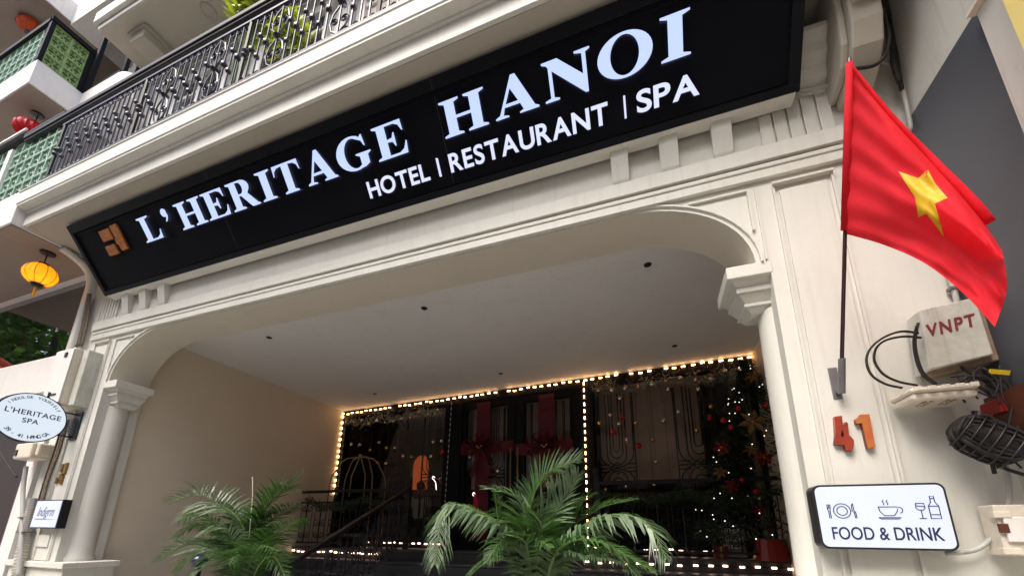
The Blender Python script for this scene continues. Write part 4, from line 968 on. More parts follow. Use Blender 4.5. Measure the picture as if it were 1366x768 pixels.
for sx, i0 in ((-1, 11), (1, 15)):
    for k, (dx, l_) in enumerate(((-.024,.060),(-.008,.075),(.008,.080),(.024,.070))):
        n0 = len(V_); b0 = V_[i0]; V_.append((b0[0]+dx*.8, b0[1]+.035, b0[2]-.010, .009)); V_.append((b0[0]+dx, b0[1]+.035+l_*.7, b0[2]-.035, .0075)); E_ += [(i0, n0), (n0, n0+1)]
    n0 = len(V_); b0 = V_[i0]; V_.append((b0[0]-sx*.03, b0[1]+.02, b0[2], .010)); V_.append((b0[0]-sx*.045, b0[1]+.05, b0[2]-.015, .008)); E_ += [(i0, n0), (n0, n0+1)]
skinned('body', V_, E_, M['skin'], pe, 1)
skinned('shirt', [(0,0,.52,.150,.125),(0,0,.68,.145,.115),(0,0,.86,.175,.125),(0,.0,1.01,.145,.105),(-.17,0,.99,.075),(-.225,.015,.78,.060),(.17,0,.99,.075),(.225,.015,.78,.060)], [(0,1),(1,2),(2,3),(3,4),(4,5),(3,6),(6,7)], M['shirt'], pe, 2)
skinned('trousers', [(0,0,.52,.145,.115),(-.10,.05,.50,.105),(-.13,.42,.50,.085),(-.13,.41,.10,.070),(.10,.05,.50,.105),(.13,.42,.50,.085),(.13,.41,.10,.070)], [(0,1),(1,2),(2,3),(0,4),(4,5),(5,6)], M['trousers'], pe, 2)
b = MB(); b.ball((0,.0,1.28), .098, 14, sq=1.12); b.build('hair', M['hair'], pe, smooth=True)
b = MB(); b.ball((-.09,.02,1.23), .018, 6); b.ball((.09,.02,1.23), .018, 6); b.add([(-.012,.10,1.24),(.012,.10,1.24),(0,.13,1.21)], [(0,1,2)]); b.build('ears_and_nose', M['skin'], pe)
ch = thing('stool', 'dark round stool the person in the lobby sits on', 'stool', (P.x, 5.2, 1.216))
b = MB(); b.lathe((0,0,0), [(.001,.405),(.19,.405),(.20,.38),(.19,.35),(.001,.35)], 20); b.build('seat', M['black'], ch, smooth=True)
for sx in (-1, 1):
    for sy in (-1, 1): b = MB(); b.tube([(sx*.11, sy*.11, .36), (sx*.17, sy*.17, 0)], .012, 6); b.build('leg', M['iron'], ch)

# ================================================================== PALMS
def frond(t, pts, wmax, mt, hang=.2, n_=46, droop=0.25, side=None, fold=0.35):
    """pts: 3-4 world points along the rachis, leaflets both sides"""
    path = seg(*pts); L_ = [0]
    for a, b_ in zip(path[:-1], path[1:]): L_.append(L_[-1]+(b_-a).length)
    tot = L_[-1]; rn = random.Random(int(abs(pts[-1][0]*977+pts[-1][2]*331)*10))
    def ev(f):
        s_ = f*tot
        for i in range(len(L_)-1):
            if L_[i+1] >= s_: k = (s_-L_[i])/max(1e-6, L_[i+1]-L_[i]); return path[i].lerp(path[i+1], k), (path[i+1]-path[i]).normalized()
        return path[-1], (path[-1]-path[-2]).normalized()
    b = MB(); b.tube(path, [.011*(1-.8*i/len(path)) for i in range(len(path))], 5, 1)
    n_ = int(n_*1.12)
    for i in range(n_):
        f = .16+.84*(i+.5)/n_; P, T = ev(f)
        sd_ = T.cross(Vector((0,0,1)));  sd_ = sd_.normalized() if sd_.length > .05 else Vector((1,0,0))
        if side is not None: sd_ = (sd_*(1-side[1])+Vector(side[0])*side[1]); sd_ = (sd_-T*sd_.dot(T)).normalized()
        nn = sd_.cross(T).normalized()
        w_ = 1.28*wmax*(math.sin(math.pi*min(1, (f-.10)/.9*.86+.10))**.7)*rn.uniform(.88,1.08)
        for sg in (-1, 1):
            d = (sd_*sg*(1-.35*f)+T*(.35+.55*f)+nn*fold+Vector((rn.gauss(0,.09), rn.gauss(0,.09), rn.gauss(0,.09)))).normalized()
            q1 = P+d*w_*.5-Vector((0,0,hang*w_*.15)); d2 = (d-Vector((0,0,hang))).normalized(); q2 = q1+d2*w_*.5-Vector((0,0,hang*w_*.25))
            if rn.random() < .05: q2 = q1+d2*w_*.2
            lw = T*(.0074+.0042*math.sin(math.pi*f)); up_ = nn*.003
            b.add([P-lw*.5, P+lw*.5, q1+lw, q1-lw, q2], [(0,1,2,3),(3,2,4)])
    return b.build('frond', [mt, M['rachis']], t)
def palm(name, label, base, fr, extra=0):
    t = thing(name, label, 'palm', (base[0], base[1], 0.13), group='potted palms before the entrance')
    B = Vector(base)-Vector((base[0], base[1], .13))
    for pts, wd, mt, hang, kw in fr: frond(t, [Vector(p)-Vector((base[0], base[1], .13)) for p in pts], wd, M[mt], hang, **kw)
    b = MB()
    for k in range(7):
        a = k*.9; b.tube([(.05*math.cos(a), .05*math.sin(a), .50), (.06*math.cos(a), .06*math.sin(a), B.z)], [.016, .012], 6)
    b.build('stem', M['rachis'], t)
    b = MB(); b.lathe((0,0,0), [(.001,0),(.17,0),(.19,.03),(.26,.40),(.25,.47),(.28,.49),(.28,.53),(.25,.53),(.23,.49),(.001,.48)], 28); b.build('pot', M['pot'], t, smooth=True)
    b = MB(); b.lathe((0,0,.485), [(.001,.01),(.23,0)], 20); b.build('soil', M['soil'], t)
def W(px, py, y): return at(px, py, 1, y)
yL = .75; bL = at(330, 775, 1, yL)
D = {}
palm('potted_palm', 'potted palm against the tan wall left of the steps', (bL.x, bL.y, bL.z-.25), [
  ([bL+Vector((0,0,-.2)), W(318,715,yL), W(275,662,yL-.1), W(224,672,yL-.2)], 0.31, 'palmlt', .30, dict(fold=.9)),
  ([bL+Vector((0,0,-.2)), W(325,705,yL-.1), W(285,672,yL-.2), W(238,694,yL-.3)], 0.30, 'palmlt', .55, dict(fold=.1)),
  ([bL+Vector((0,0,-.2)), W(330,720,yL+.1), W(362,668,yL+.1), W(402,635,yL+.1)], 0.34, 'palm', .12, dict(side=((.6,0,-.7),.5))),
  ([bL+Vector((0,0,-.2)), W(340,735,yL), W(372,708,yL-.1), W(399,693,yL-.2)], 0.29, 'palm', .4, {}),
  ([bL+Vector((0,0,-.2)), W(310,730,yL-.1), W(270,700,yL-.2), W(231,718,yL-.3)], 0.23, 'palm', .5, {}),
  ([bL+Vector((0,0,-.2)), W(300,745,yL-.1), W(255,725,yL-.2), W(209,749,yL-.3)], 0.26, 'palmlt', .45, dict(fold=.7)),
  ([bL+Vector((0,0,-.2)), W(312,735,yL), W(282,722,yL-.05), W(240,718,yL-.1)], 0.20, 'palm', .5, {}),
  ([bL+Vector((0,0,-.2)), W(335,725,yL+.1), W(345,690,yL+.1), W(372,680,yL)], 0.26, 'palmlt', .3, {}),
  ([bL+Vector((0,0,-.2)), W(325,730,yL), W(322,690,yL+.05), W(300,668,yL+.05)], 0.29, 'palm', .3, {}),
  ([bL+Vector((0,0,-.25)), W(320,755,yL-.2), W(290,745,yL-.35), W(258,768,yL-.5)], 0.29, 'palm', .5, {}),
  ([bL+Vector((0,0,-.25)), W(345,755,yL-.2), W(365,742,yL-.3), W(380,768,yL-.4)], 0.26, 'palm', .5, {}),
  ([bL+Vector((0,0,-.25)), W(325,750,yL-.2), W(318,735,yL-.3), W(305,752,yL-.45)], 0.29, 'palm', .5, {}),
  ([bL+Vector((0,0,-.2)), W(305,725,yL-.15), W(275,690,yL-.3), W(245,690,yL-.45)], .28, 'palm', .5, {}),
  ([bL+Vector((0,0,-.2)), W(345,700,yL+.1), W(375,655,yL+.15), W(400,655,yL+.1)], .30, 'palm', .3, {}),
  ([bL+Vector((0,0,-.2)), W(300,745,yL-.2), W(268,735,yL-.3), W(235,762,yL-.4)], .26, 'palmlt', .5, {}),
  ([bL+Vector((0,0,-.2)), W(315,735,yL-.25), W(300,705,yL-.4), W(272,712,yL-.5)], .26, 'palmlt', .5, {}),
  ([bL+Vector((0,0,-.2)), W(312,720,yL+.1), W(285,700,yL+.1), W(250,705,yL)], 0.31, 'palm', .4, {}),
  ([bL+Vector((0,0,-.2)), W(340,715,yL+.15), W(368,690,yL+.2), W(392,672,yL+.1)], 0.29, 'palm', .3, {}),
  ([bL+Vector((0,0,-.25)), W(335,745,yL-.25), W(350,728,yL-.35), W(372,735,yL-.45)], 0.29, 'palm', .5, {}),
  ([bL+Vector((0,0,-.2)), W(335,740,yL+.2), W(350,715,yL+.2), W(355,690,yL+.2)], 0.26, 'palm', .2, {})])
yC = .15; bC = at(722, 790, 1, yC); B0 = bC+Vector((0,0,-.2))
palm('potted_palm', 'large potted palm with arching fronds in the middle, before the doors', (bC.x, bC.y, bC.z-.3), [
  ([B0, W(700,730,yC), W(655,690,yC-.1), W(598,676,yC-.25), W(580,752,yC-.4)], .23, 'palmlt', .75, dict(n_=60, fold=.0)),
  ([B0, W(695,725,yC+.05), W(650,690,yC), W(605,672,yC), W(570,700,yC-.1)], .14, 'palm', .6, {}),
  ([B0, W(705,710,yC), W(722,640,yC), W(774,612,yC-.05)], .26, 'palm', .20, dict(side=((.5,0,-.8),.5), n_=56)),
  ([B0, W(715,720,yC), W(742,680,yC), W(772,632,yC)], .26, 'palmlt', .1, dict(side=((.8,0,-.4),.6), n_=54)),
  ([B0, W(705,710,yC), W(690,665,yC), W(646,650,yC-.05)], .22, 'palmlt', .35, dict(fold=.3)),
  ([B0, W(712,715,yC+.15), W(705,670,yC+.2), W(735,630,yC+.2)], .26, 'palm', .25, {}),
  ([B0, W(728,720,yC+.2), W(742,690,yC+.25), W(790,660,yC+.2)], .24, 'palm', .3, {}),
  ([B0, W(700,725,yC+.1), W(675,690,yC+.15), W(640,690,yC+.1)], .22, 'palm', .4, {}),
  ([B0, W(715,735,yC-.25), W(722,700,yC-.35), W(705,680,yC-.4)], .20, 'palm', .4, {}),
  ([B0, W(690,735,yC), W(668,710,yC-.1), W(660,655,yC-.1)], .17, 'palm', .2, {}),
  ([B0, W(745,735,yC-.1), W(800,690,yC-.2), W(858,694,yC-.3), W(889,745,yC-.4)], .24, 'palmlt', .65, dict(n_=58, fold=.1)),
  ([B0, W(745,725,yC+.1), W(795,680,yC+.1), W(846,666,yC+.1)], .22, 'palm', .35, {}),
  ([B0, W(740,745,yC-.15), W(785,742,yC-.3), W(826,750,yC-.45)], .15, 'palmlt', .5, {}),
  ([B0, W(750,750,yC-.1), W(810,735,yC-.2), W(850,768,yC-.3)], .20, 'palm', .55, {}),
  ([B0, W(705,750,yC-.15), W(672,722,yC-.3), W(650,748,yC-.45)], .19, 'palm', .6, {}),
  ([B0, W(712,740,yC-.2), W(690,700,yC-.3), W(660,697,yC-.4)], .18, 'palm', .35, {}),
  ([B0, W(708,755,yC-.2), W(700,722,yC-.35), W(672,712,yC-.4)], .20, 'palm', .5, {}),
  ([B0, W(735,740,yC), W(762,700,yC), W(778,668,yC)], .17, 'palmlt', .2, {}),
  ([B0, W(712,750,yC-.2), W(715,720,yC-.3), W(735,730,yC-.45)], .17, 'palm', .4, {}),
  ([B0, W(725,730,yC+.1), W(760,725,yC+.15), W(800,760,yC+.15)], .17, 'palm', .4, {}),
  ([B0, W(690,755,yC-.1), W(650,750,yC-.15), W(620,775,yC-.2)], .17, 'palm', .5, {}),
  ([B0, W(740,740,yC-.3), W(790,720,yC-.4), W(870,760,yC-.5)], .18, 'palm', .5, {})])

p = at(337, 662, 1, .72); q = at(337, 637, 1, .72)
t = thing('plant_stake', 'thin pale stake sticking up from the left potted palm', 'stake', (bL.x+.05, .72, .6))
b = MB(); b.tube([(0,0,0),(p.x-bL.x-.05,0,p.z-.6),(q.x-bL.x-.05,0,q.z-.6)], .005, 6); b.build('rod', M['boxw'], t)
b = MB(); b.ball((q.x-bL.x-.05,0,q.z-.6), .010, 6); b.build('tip', M['boxw'], t)
p = at(266, 748, 1, .35)
t = thing('garden_lamp', 'dark blue bollard lamp left of the potted palm', 'lamp', (p.x, .35, .13))
b = MB(); b.tube([(0,0,0),(0,0,p.z-.18)], .03, 10); b.build('post', M['black'], t)
b = MB(); b.lathe((0,0,p.z-.13), [(.001,.07),(.03,.068),(.045,.05),(.07,.03),(.075,-.0),(.06,-.05),(.001,-.06)], 20); b.build('cap', M['pot'], t, smooth=True)

# ================================================================== FLAG
fl = thing('flag', 'red Vietnamese flag with a yellow star hanging from a slanted pole', 'flag', (1.03, -.06, 2.28))
FO = Vector((1.03, -.06, 2.28))
PA, PB = at(1133, 84, 1, -.75)-FO, at(1122, 520, 1, -.06)-FO
b = MB(); b.tube([PB, PB.lerp(PA, .5), PA+(PA-PB).normalized()*.02], [.010, .009, .008], 10); b.build('pole', M['pole'], fl, smooth=True)
b = MB(); b.tube([PB.lerp(PA,.525), PB.lerp(PA,.75), PA], [.019,.017,.014], 12); b.build('hoist_sleeve', M['red'], fl, smooth=True)
def pcurve(pts, f):
    n_ = len(pts)-1; x = f*n_; i = min(int(x), n_-1); k = x-i
    a = pts[max(i-1,0)]; b_ = pts[i]; c = pts[i+1]; d = pts[min(i+2,n_)]
    return tuple(.5*((2*b_[j])+(c[j]-a[j])*k+(2*a[j]-5*b_[j]+4*c[j]-d[j])*k*k+(3*b_[j]-a[j]-3*c[j]+d[j])*k**3) for j in range(2))
top = [(1133,84),(1190,158),(1248,222),(1300,280),(1337,334)]; bot = [(1128,312),(1180,327),(1235,352),(1286,392),(1327,436)]
hoist = [(1133,84),(1131,200),(1128,312)]; fly = [(1337,334),(1343,385),(1327,436)]
def flag_pt(u, v):
    t_, b_ = pcurve(top, u), pcurve(bot, u); h_, f_ = pcurve(hoist, v), pcurve(fly, v)
    c00, c10, c01, c11 = top[0], top[-1], bot[0], bot[-1]
    q = [(1-v)*t_[j]+v*b_[j]+(1-u)*h_[j]+u*f_[j]-((1-u)*(1-v)*c00[j]+u*(1-v)*c10[j]+(1-u)*v*c01[j]+u*v*c11[j]) for j in range(2)]
    yd = (-.75*(1-v)-.41*v)*(1-u)+(-.80)*u
    yd += u*(.055*math.sin(v*7.5+u*3.2)+.028*math.sin(v*14+u*9))*min(1, u*3) + .012*math.sin(u*16+v*4)*u + .006*math.sin(u*31-v*17)*u + .005*math.sin(v*38+u*6)
    if v < .16: yd += (.16-v)/.16*.08*min(1, u*2.5)          # top edge curls back
    return at(q[0], q[1], 1, yd)-FO
b = MB(); nu, nv = 44, 30
vs = [flag_pt(i/nu, j/nv) for j in range(nv+1) for i in range(nu+1)]
b.add(vs, [(j*(nu+1)+i, j*(nu+1)+i+1, (j+1)*(nu+1)+i+1, (j+1)*(nu+1)+i) for j in range(nv) for i in range(nu)])
cl = b.build('cloth', M['red'], fl, smooth=True)
b = MB(); ep = [flag_pt(k/24*.84, .0)+Vector((0,-.02*k/24,.0)) for k in range(25)]
for sgn in (1,): b.tube(ep, [.004+.013*(k/24)**.8 for k in range(25)], 12)
b.build('rolled_edge', M['red'], fl, smooth=True)
# star: outline in flag pixels turned into (u, v), draped on the cloth
def inv(px, py):
    u, v = .5, .5
    def q(u, v):
        P = flag_pt(u, v)+FO; d = P-CAM; z = d.dot(fwd); return CX+CF*d.dot(right)/z, CY-CF*d.dot(up)/z
    for _ in range(40):
        a = q(u, v); e = 1e-3; bu, bv = q(u+e, v), q(u, v+e)
        J = np.array([[(bu[0]-a[0])/e, (bv[0]-a[0])/e], [(bu[1]-a[1])/e, (bv[1]-a[1])/e]]); s_ = np.linalg.solve(J, [px-a[0], py-a[1]])
        u += max(-.2, min(.2, s_[0])); v += max(-.2, min(.2, s_[1]))
    return u, v
SPX = [(1199,229),(1225,238),(1238,227),(1247,244),(1264,264),(1247,272),(1259,316),(1236,285),(1225,290),(1220,262)]
SUV = [inv(*p) for p in SPX]; cu_, cv_ = sum(p[0] for p in SUV)/10, sum(p[1] for p in SUV)/10
dn = (CAM-FO-flag_pt(.5,.4)).normalized()
for off, sg in ((.0022, 1), (-.0022, -1)):
    b = MB(); rings = 7; vs = []
    for r_ in range(rings+1):
        for i in range(10):
            for k in range(3):
                f = k/3; a = SUV[i]; c = SUV[(i+1) % 10]; u = a[0]+(c[0]-a[0])*f; v = a[1]+(c[1]-a[1])*f; s_ = r_/rings
                vs.append(flag_pt(cu_+(u-cu_)*s_, cv_+(v-cv_)*s_)+dn*off)
    b.add(vs, [(r_*30+i, r_*30+(i+1) % 30, (r_+1)*30+(i+1) % 30, (r_+1)*30+i) for r_ in range(rings) for i in range(30)])
    b.build('star', M['star'], fl, smooth=True)
b = MB(); b.box(-.024,.020,.042,.058,-.04,.15); b.tube([PB-Vector((0,0,.02)), PB.lerp(PA,.11)], .0175, 10)
b.box(-.012,.012,.0,.05,-.01,.02); b.build('wall_socket', M['steel'], fl, bevel=.003)

# ================================================================== HOUSE NUMBER, LIGHTBOX
hn = thing('house_number', 'worn red and orange house number 41 below the flag socket', 'house number', (1.05, -.001, 2.0))
Q = lambda px, py: (lambda p: (p.x-1.05, p.z-2.0))(at(1080+px/2.9545, 380+py/2.9545, 1, -.03))
for loops, mt, mt2 in (([[Q(95,520),(Q(125,516)),(Q(128,560)),(Q(140,540)),(Q(148,545)),(Q(152,590)),(Q(172,612)),(Q(172,632)),(Q(165,655)),(Q(140,652)),(Q(136,632)),(Q(97,628)),(Q(100,590))],
                        [Q(124,570),Q(120,600),Q(135,598)]], 'num', 'num'),
                       ([[Q(178,528),Q(195,522),Q(196,512),Q(232,510),Q(256,640),Q(226,645),Q(203,545),Q(182,548)]], 'numy', 'num')):
    outline('digit', loops, [M[mt], M[mt2]], hn, frame_mat((0,-.022,0), (1,0,0), (0,0,1)), .017)

lb = thing('lightbox_sign', 'white FOOD & DRINK lightbox with plate, cup and wine icons', 'sign', (1.065, 0, 1.6))
LX0, LX1, LZ0, LZ1, LY = -.265, .275, -.165, .155, -.105
def rrect(x0, x1, z0, z1, r_, n_=5):
    o = []
    for cx, cz, a in ((x1-r_, z1-r_, 0), (x0+r_, z1-r_, 90), (x0+r_, z0+r_, 180), (x1-r_, z0+r_, 270)):
        o += [(cx+r_*math.cos(R(a+90*i/n_)), cz+r_*math.sin(R(a+90*i/n_))) for i in range(n_+1)]
    return o
b = MB(); b.prism(rrect(LX0, LX1, LZ0, LZ1, .035)[::-1], LY, -.014); b.build('casing', M['black'], lb)
b = MB(); b.prism(rrect(LX0+.010, LX1-.010, LZ0+.010, LZ1-.010, .028)[::-1], LY-.003, LY-.0005); b.build('lit_face', M['lightbox'], lb)
FM = frame_mat((0, LY-.0045, 0), (1,0,0), (0,0,1))
mwt = FM.copy(); mwt.translation = (-.215, LY-.0045, -.118)
tx_ = text('lettering', 'FOOD & DRINK', .087, M['ink'], lb, mwt, .001, .0008, sx=.90)
wdt = max(v.co.x for v in tx_.data.vertices)-min(v.co.x for v in tx_.data.vertices)
kx = .437/wdt
for v in tx_.data.vertices: v.co.x = -.215+(v.co.x+.215)*kx
def line(b, pts, r_=.0022, close=False):
    if close: pts = pts+[pts[0]]
    b.tube([(x, LY-.005, z) for x, z in pts], r_, 4)
ci = lambda cx, cz, r_, n_=20, a0=0, a1=360: [(cx+r_*math.cos(R(a0+(a1-a0)*i/n_)), cz+r_*math.sin(R(a0+(a1-a0)*i/n_))) for i in range(n_+1)]
b = MB()                                         # plate, fork, knife
line(b, ci(-.153,.022,.036)); line(b, ci(-.153,.022,.022))
for dx in (-.006, 0, .006): line(b, [(-.207+dx,.055),(-.207+dx,.036)])
line(b, [(-.215,.036),(-.201,.036),(-.204,.022),(-.203,-.014),(-.210,-.014),(-.210,.022)], close=True)
line(b, [(-.104,.058),(-.110,.050),(-.111,.020),(-.103,.018)], close=True); line(b, [(-.104,.018),(-.102,-.014),(-.096,-.014),(-.098,.018)], close=True)
b.build('plate_icon', M['ink'], lb)
b = MB()
line(b, [(-.002,.040),(.074,.040),(.070,.018),(.056,-.002),(.016,-.002),(.002,.018)], close=True); line(b, ci(.078,.024,.014,12,-80,90))
line(b, [(-.008,-.012),(.080,-.012),(.070,-.018),(.002,-.018)], close=True)
for x in (.020, .036): line(b, [(x,.050),(x+.005,.057),(x-.002,.066),(x+.004,.074)])
b.build('cup_icon', M['ink'], lb)
b = MB()
line(b, [(.147,.056),(.178,.056),(.180,.034),(.172,.024),(.153,.024),(.145,.034)], close=True); line(b, [(.163,.024),(.163,-.014)]); line(b, [(.150,-.016),(.177,-.016)]); line(b, [(.147,.044),(.178,.040)])
line(b, [(.194,-.016),(.232,-.016),(.232,.044),(.222,.060),(.221,.090),(.206,.090),(.205,.060),(.194,.044)], close=True); line(b, [(.194,.042),(.232,.042)]); line(b, [(.194,.002),(.232,.002)]); line(b, [(.205,.078),(.221,.078)])
b.build('wine_icon', M['ink'], lb)

# ================================================================== RIGHT WALL CLUTTER
def qbox(px, y0, y1, off=(0,0,0)):
    f = [at(p[0], p[1], 1, y0)-Vector(off) for p in px]; b_ = [Vector((p.x, y1-off[1], p.z)) for p in f]; return f, b_
vn = thing('telephone_box', 'weathered pale box stencilled VNPT under the flag tip', 'telephone box', (1.41, -.02, 2.3))
VO = Vector((1.41, -.02, 2.3))
f, k_ = qbox([(1227,413),(1301,396),(1326,472),(1240,493)], -.15, -.03, VO)
b = MB(); b.hexa([f[3], f[2], f[1], f[0]], [k_[3], k_[2], k_[1], k_[0]]); b.build('cabinet', M['box'], vn, bevel=.006)
b = MB(); b.hexa([f[3]+Vector((.02,.03,-.022)), f[2]+Vector((.035,.03,-.022)), f[1]+Vector((.035,.03,0)), f[0]+Vector((.0,.03,0))], [k_[3]+Vector((.02,0,-.022)), k_[2]+Vector((.035,0,-.022)), k_[1]+Vector((.035,0,0)), k_[0]]); b.build('back_box', M['boxbrown'], vn, bevel=.005)
tx0 = at(1238, 449, 1, -.152)-VO; tx1 = at(1305, 433, 1, -.152)-VO; ud = (f[0]-f[3]).normalized()
mw = frame_mat(tx0, (tx1-tx0).normalized(), ud)
o = text('stencil', 'VNPT', .095, M['inkred'], vn, mw, .0012, .0022, space=1.25, sx=.72)
b = MB(); c_ = (f[1]+f[2])*.5+Vector((.0,.04,.03)); b.tube([c_, c_+Vector((.02,-.0,0))], .012, 6); b.build('lock', M['steel'], vn)

jb = thing('junction_box', 'flat cream junction box with faded markings below the VNPT box', 'junction box', (1.37, -.02, 2.2))
JO = Vector((1.37, -.02, 2.2))
b = MB(); b.box(-.125,.135,-.20,-.0,-.015,.012); b.box(-.118,.128,-.19,.0,-.052,-.015); b.build('housing', M['boxw'], jb, bevel=.012)
for k in range(5):
    b = MB(); b.box(-.115+k*.052, -.085+k*.052, -.215, -.20, -.012, .010); b.build('clip', M['boxw'], jb, bevel=.003)
mw = frame_mat((-.065,-.165,-.0535), (1,0,0), (0,1,0)); mw = frame_mat((-.06,-.075,-.0535), (1,0,0), (0,-1,0))
for s_, dx, dy in (('52', -.068, -.155), ('12', -.068, -.105), ('35', .02, -.155), ('12', .02, -.105)):
    text('marking', s_, .05, M['inkbrown'], jb, frame_mat((dx, dy, -.0535), (1,0,0), (0,1,0)) @ Matrix.Diagonal((1,1,1,1)), .0006)

def pxpath(pts, y):
    return seg(*[at(p[0], p[1], 1, p[2] if len(p) > 2 else y) for p in pts])
def cable(name, label, paths, cat='cable', group=None, mt='wire'):
    o0 = at(paths[0][0][0][0], paths[0][0][0][1], 1, paths[0][2]); t = thing(name, label, cat, tuple(o0), group=group)
    for pts, r_, y in paths:
        b = MB(); b.tube([p-o0 for p in pxpath(pts, y)], r_, 6); b.build('strand', M[mt if isinstance(mt, str) else rr.choice(mt)], t, smooth=True)
    return t
c = lambda x, y_: (1080+x/2.9545, 380+y_/2.9545)
cable('looped_cable', 'two black cable loops left of the VNPT box', [
   ([c(430,190),c(360,183),c(290,208),c(240,250),c(224,300),c(245,355),c(300,390),c(365,405)], .006, -.16),
   ([c(440,208),c(370,203),c(300,218),c(262,250),c(256,300),c(290,350),c(350,380),c(425,395)], .006, -.14)], group='loose cables on the right wall')
cable('trunk_cable', 'thick navy and white cable curving down beside the VNPT box', [
   ([c(428,150),c(415,220),c(425,290),c(450,350),c(500,390)], .007, -.17), ([c(420,160),c(408,225),c(418,295),c(444,355),c(490,392)], .004, -.18)], group='loose cables on the right wall')
rr = random.Random(3)
paths = []
for i in range(16):
    x0, y0 = rr.uniform(520,760), rr.uniform(315,390); x1, y1 = rr.uniform(560,845), rr.uniform(370,500)
    paths.append(([c(x0,y0), c((x0+x1)/2+rr.gauss(0,40),(y0+y1)/2+rr.gauss(0,25)), c(x1,y1)], rr.choice((.003,.004,.007)), -.10-rr.random()*.08))
cable('tangled_wires', 'tangle of dark wires behind and below the VNPT box', paths, group='loose cables on the right wall')
paths = []
for i in range(14):
    x0, y0 = rr.uniform(640,845), rr.uniform(420,560); x1, y1 = rr.uniform(720,900), rr.uniform(560,760)
    paths.append(([c(x0,y0), c((x0+x1)/2+rr.gauss(0,30),(y0+y1)/2+rr.gauss(0,30)), c(x1,y1)], rr.choice((.003,.004,.008)), -.08-rr.random()*.08))
cable('tangled_wires', 'tangle of dark wires at the right edge beside the coil', paths, group='loose cables on the right wall')
# coil
CO = at(1308, 588, 1, -.12); d0 = (at(1345,605,1,-.12)-at(1270,572,1,-.12)).normalized(); e0 = Vector((0,1,0)); u_ = d0.cross(e0).normalized()
co = thing('cable_coil', 'thick bundle of coiled black cable strapped to the wall', 'cable coil', tuple(CO))
for i in range(26):
    b = MB(); L_ = .125-.006*(i % 4)-.02*(i < 6); W_ = .006+.0033*i; yo = -.045+.034*math.sin(i*2.1)
    b.tube([d0*(L_*(1 if abs(math.cos(q)) < 2 else 1)*math.copysign(abs(math.cos(q))**.55, math.cos(q)))+u_*W_*math.copysign(abs(math.sin(q))**.7, math.sin(q))+e0*(yo+.012*math.sin(3*q+i)) for q in [2*math.pi*k/30 for k in range(31)]], .0085, 6)
    b.build('loop', M['wire'], co, smooth=True)
b = MB(); q_ = [(math.cos(2*math.pi*k/14), math.sin(2*math.pi*k/14)) for k in range(14)]
b.tube([d0*s_+e0*(-.045) for s_ in (-.128,-.115,-.07,0,.07,.115,.128)], [.015,.036,.050,.054,.050,.036,.015], 14); b.build('core', M['wire'], co, smooth=True)
for k in range(6):
    b = MB(); s_ = -.095+.038*k; b.tube([d0*(s_+.012*math.sin(q))+u_*.098*math.cos(q)+e0*(-.045+.062*math.sin(q)) for q in [2*math.pi*j/16 for j in range(17)]], .0042, 5); b.build('binding', M['black'], co, smooth=True)
b = MB(); b.tube([d0*.05+e0*.10, d0*.05-e0*.02], .01, 6); b.build('wall_hook', M['steel'], co)
# yellow tag, red box
p = at(1333, 496, 1, -.16); t = tag(MB().box(-.035,.035,-.006,.006,-.011,.011).build('cable_tag', M['yellow']), 'bright yellow plastic tag among the wires', 'tag'); t.location = p; t.rotation_euler = (R(20), R(14), 0)
p = at(1345, 541, 1, -.10); rb = thing('alarm_box', 'small dark red box in front of the brown sheet at the right edge', 'box', tuple(p))
b = MB(); b.box(-.05,.05,-.03,.09,-.035,.035); b.build('case', M['signred'], rb, bevel=.006)
b = MB(); b.box(-.02,.02,-.036,-.03,-.02,.02); b.build('cover', M['signred'], rb, bevel=.003)
# breaker box
bb = thing('breaker_box', 'white circuit breaker box at the lower right corner', 'breaker box', (1.53, -.02, 1.53))
b = MB(); b.box(-.045,.07,-.10,0,-.11,.115); b.build('case', M['boxw'], bb, bevel=.006)
b = MB(); b.box(-.03,.05,-.115,-.10,-.05,.06); b.build('cover', M['white'], bb, bevel=.004)
for z in (.07, -.09): b = MB(); b.box(-.06,.0,-.118,-.085,z-.014,z+.014); b.build('clip', M['boxw'], bb, bevel=.003)
b = MB(); b.box(-.05,-.02,-.118,-.10,-.01,.03); b.build('switch', M['signor'], bb, bevel=.002)
def conduit(label, pts, r_, y, mt='wiregrey', group='grey conduits'):
    o0 = at(pts[0][0], pts[0][1], 1, y); t = tag(link('conduit', None, None, tuple(o0)), label, 'conduit', group)
    b = MB(); b.tube([p-o0 for p in pxpath(pts, y)], r_, 8); b.build('pipe', M[mt], t, smooth=True)
    P = pxpath(pts, y); m_ = P[len(P)//2]-o0; b = MB(); b.box(m_.x-r_*1.6, m_.x+r_*1.6, m_.y-r_*1.2, m_.y+r_*1.5, m_.z-.008, m_.z+.008); b.build('clamp', M['steel'], t)
conduit('grey conduit curving from the lightbox to the breaker box', [(1262,738),(1300,733),(1322,718),(1338,700),(1346,660),(1342,625),(1333,605)], .011, -.05)
conduit('pale pipe rising behind the VNPT box', [(1279,412),(1272,385),(1264,360)], .013, -.03)
conduit('pale cable looping from the signboard end to the flank wall', [(1062,121),(1085,120),(1110,112),(1140,95),(1170,85),(1188,88),(1200,105),(1208,135),(1216,175)], .012, -.05)
cable('ledge_cable', 'black cables running down the corner above the flag', [([(1176,-6),(1180,20),(1186,50),(1180,75),(1165,88),(1140,92)], .010, -.22), ([(1182,-6),(1186,30),(1191,60),(1192,85),(1200,110)], .014, -.10), ([(1186,-6),(1192,40),(1196,80),(1203,120)], .012, -.06),
    ([(1108,74),(1112,88),(1118,98),(1122,92)], .005, -.12)], group='loose cables on the right wall')

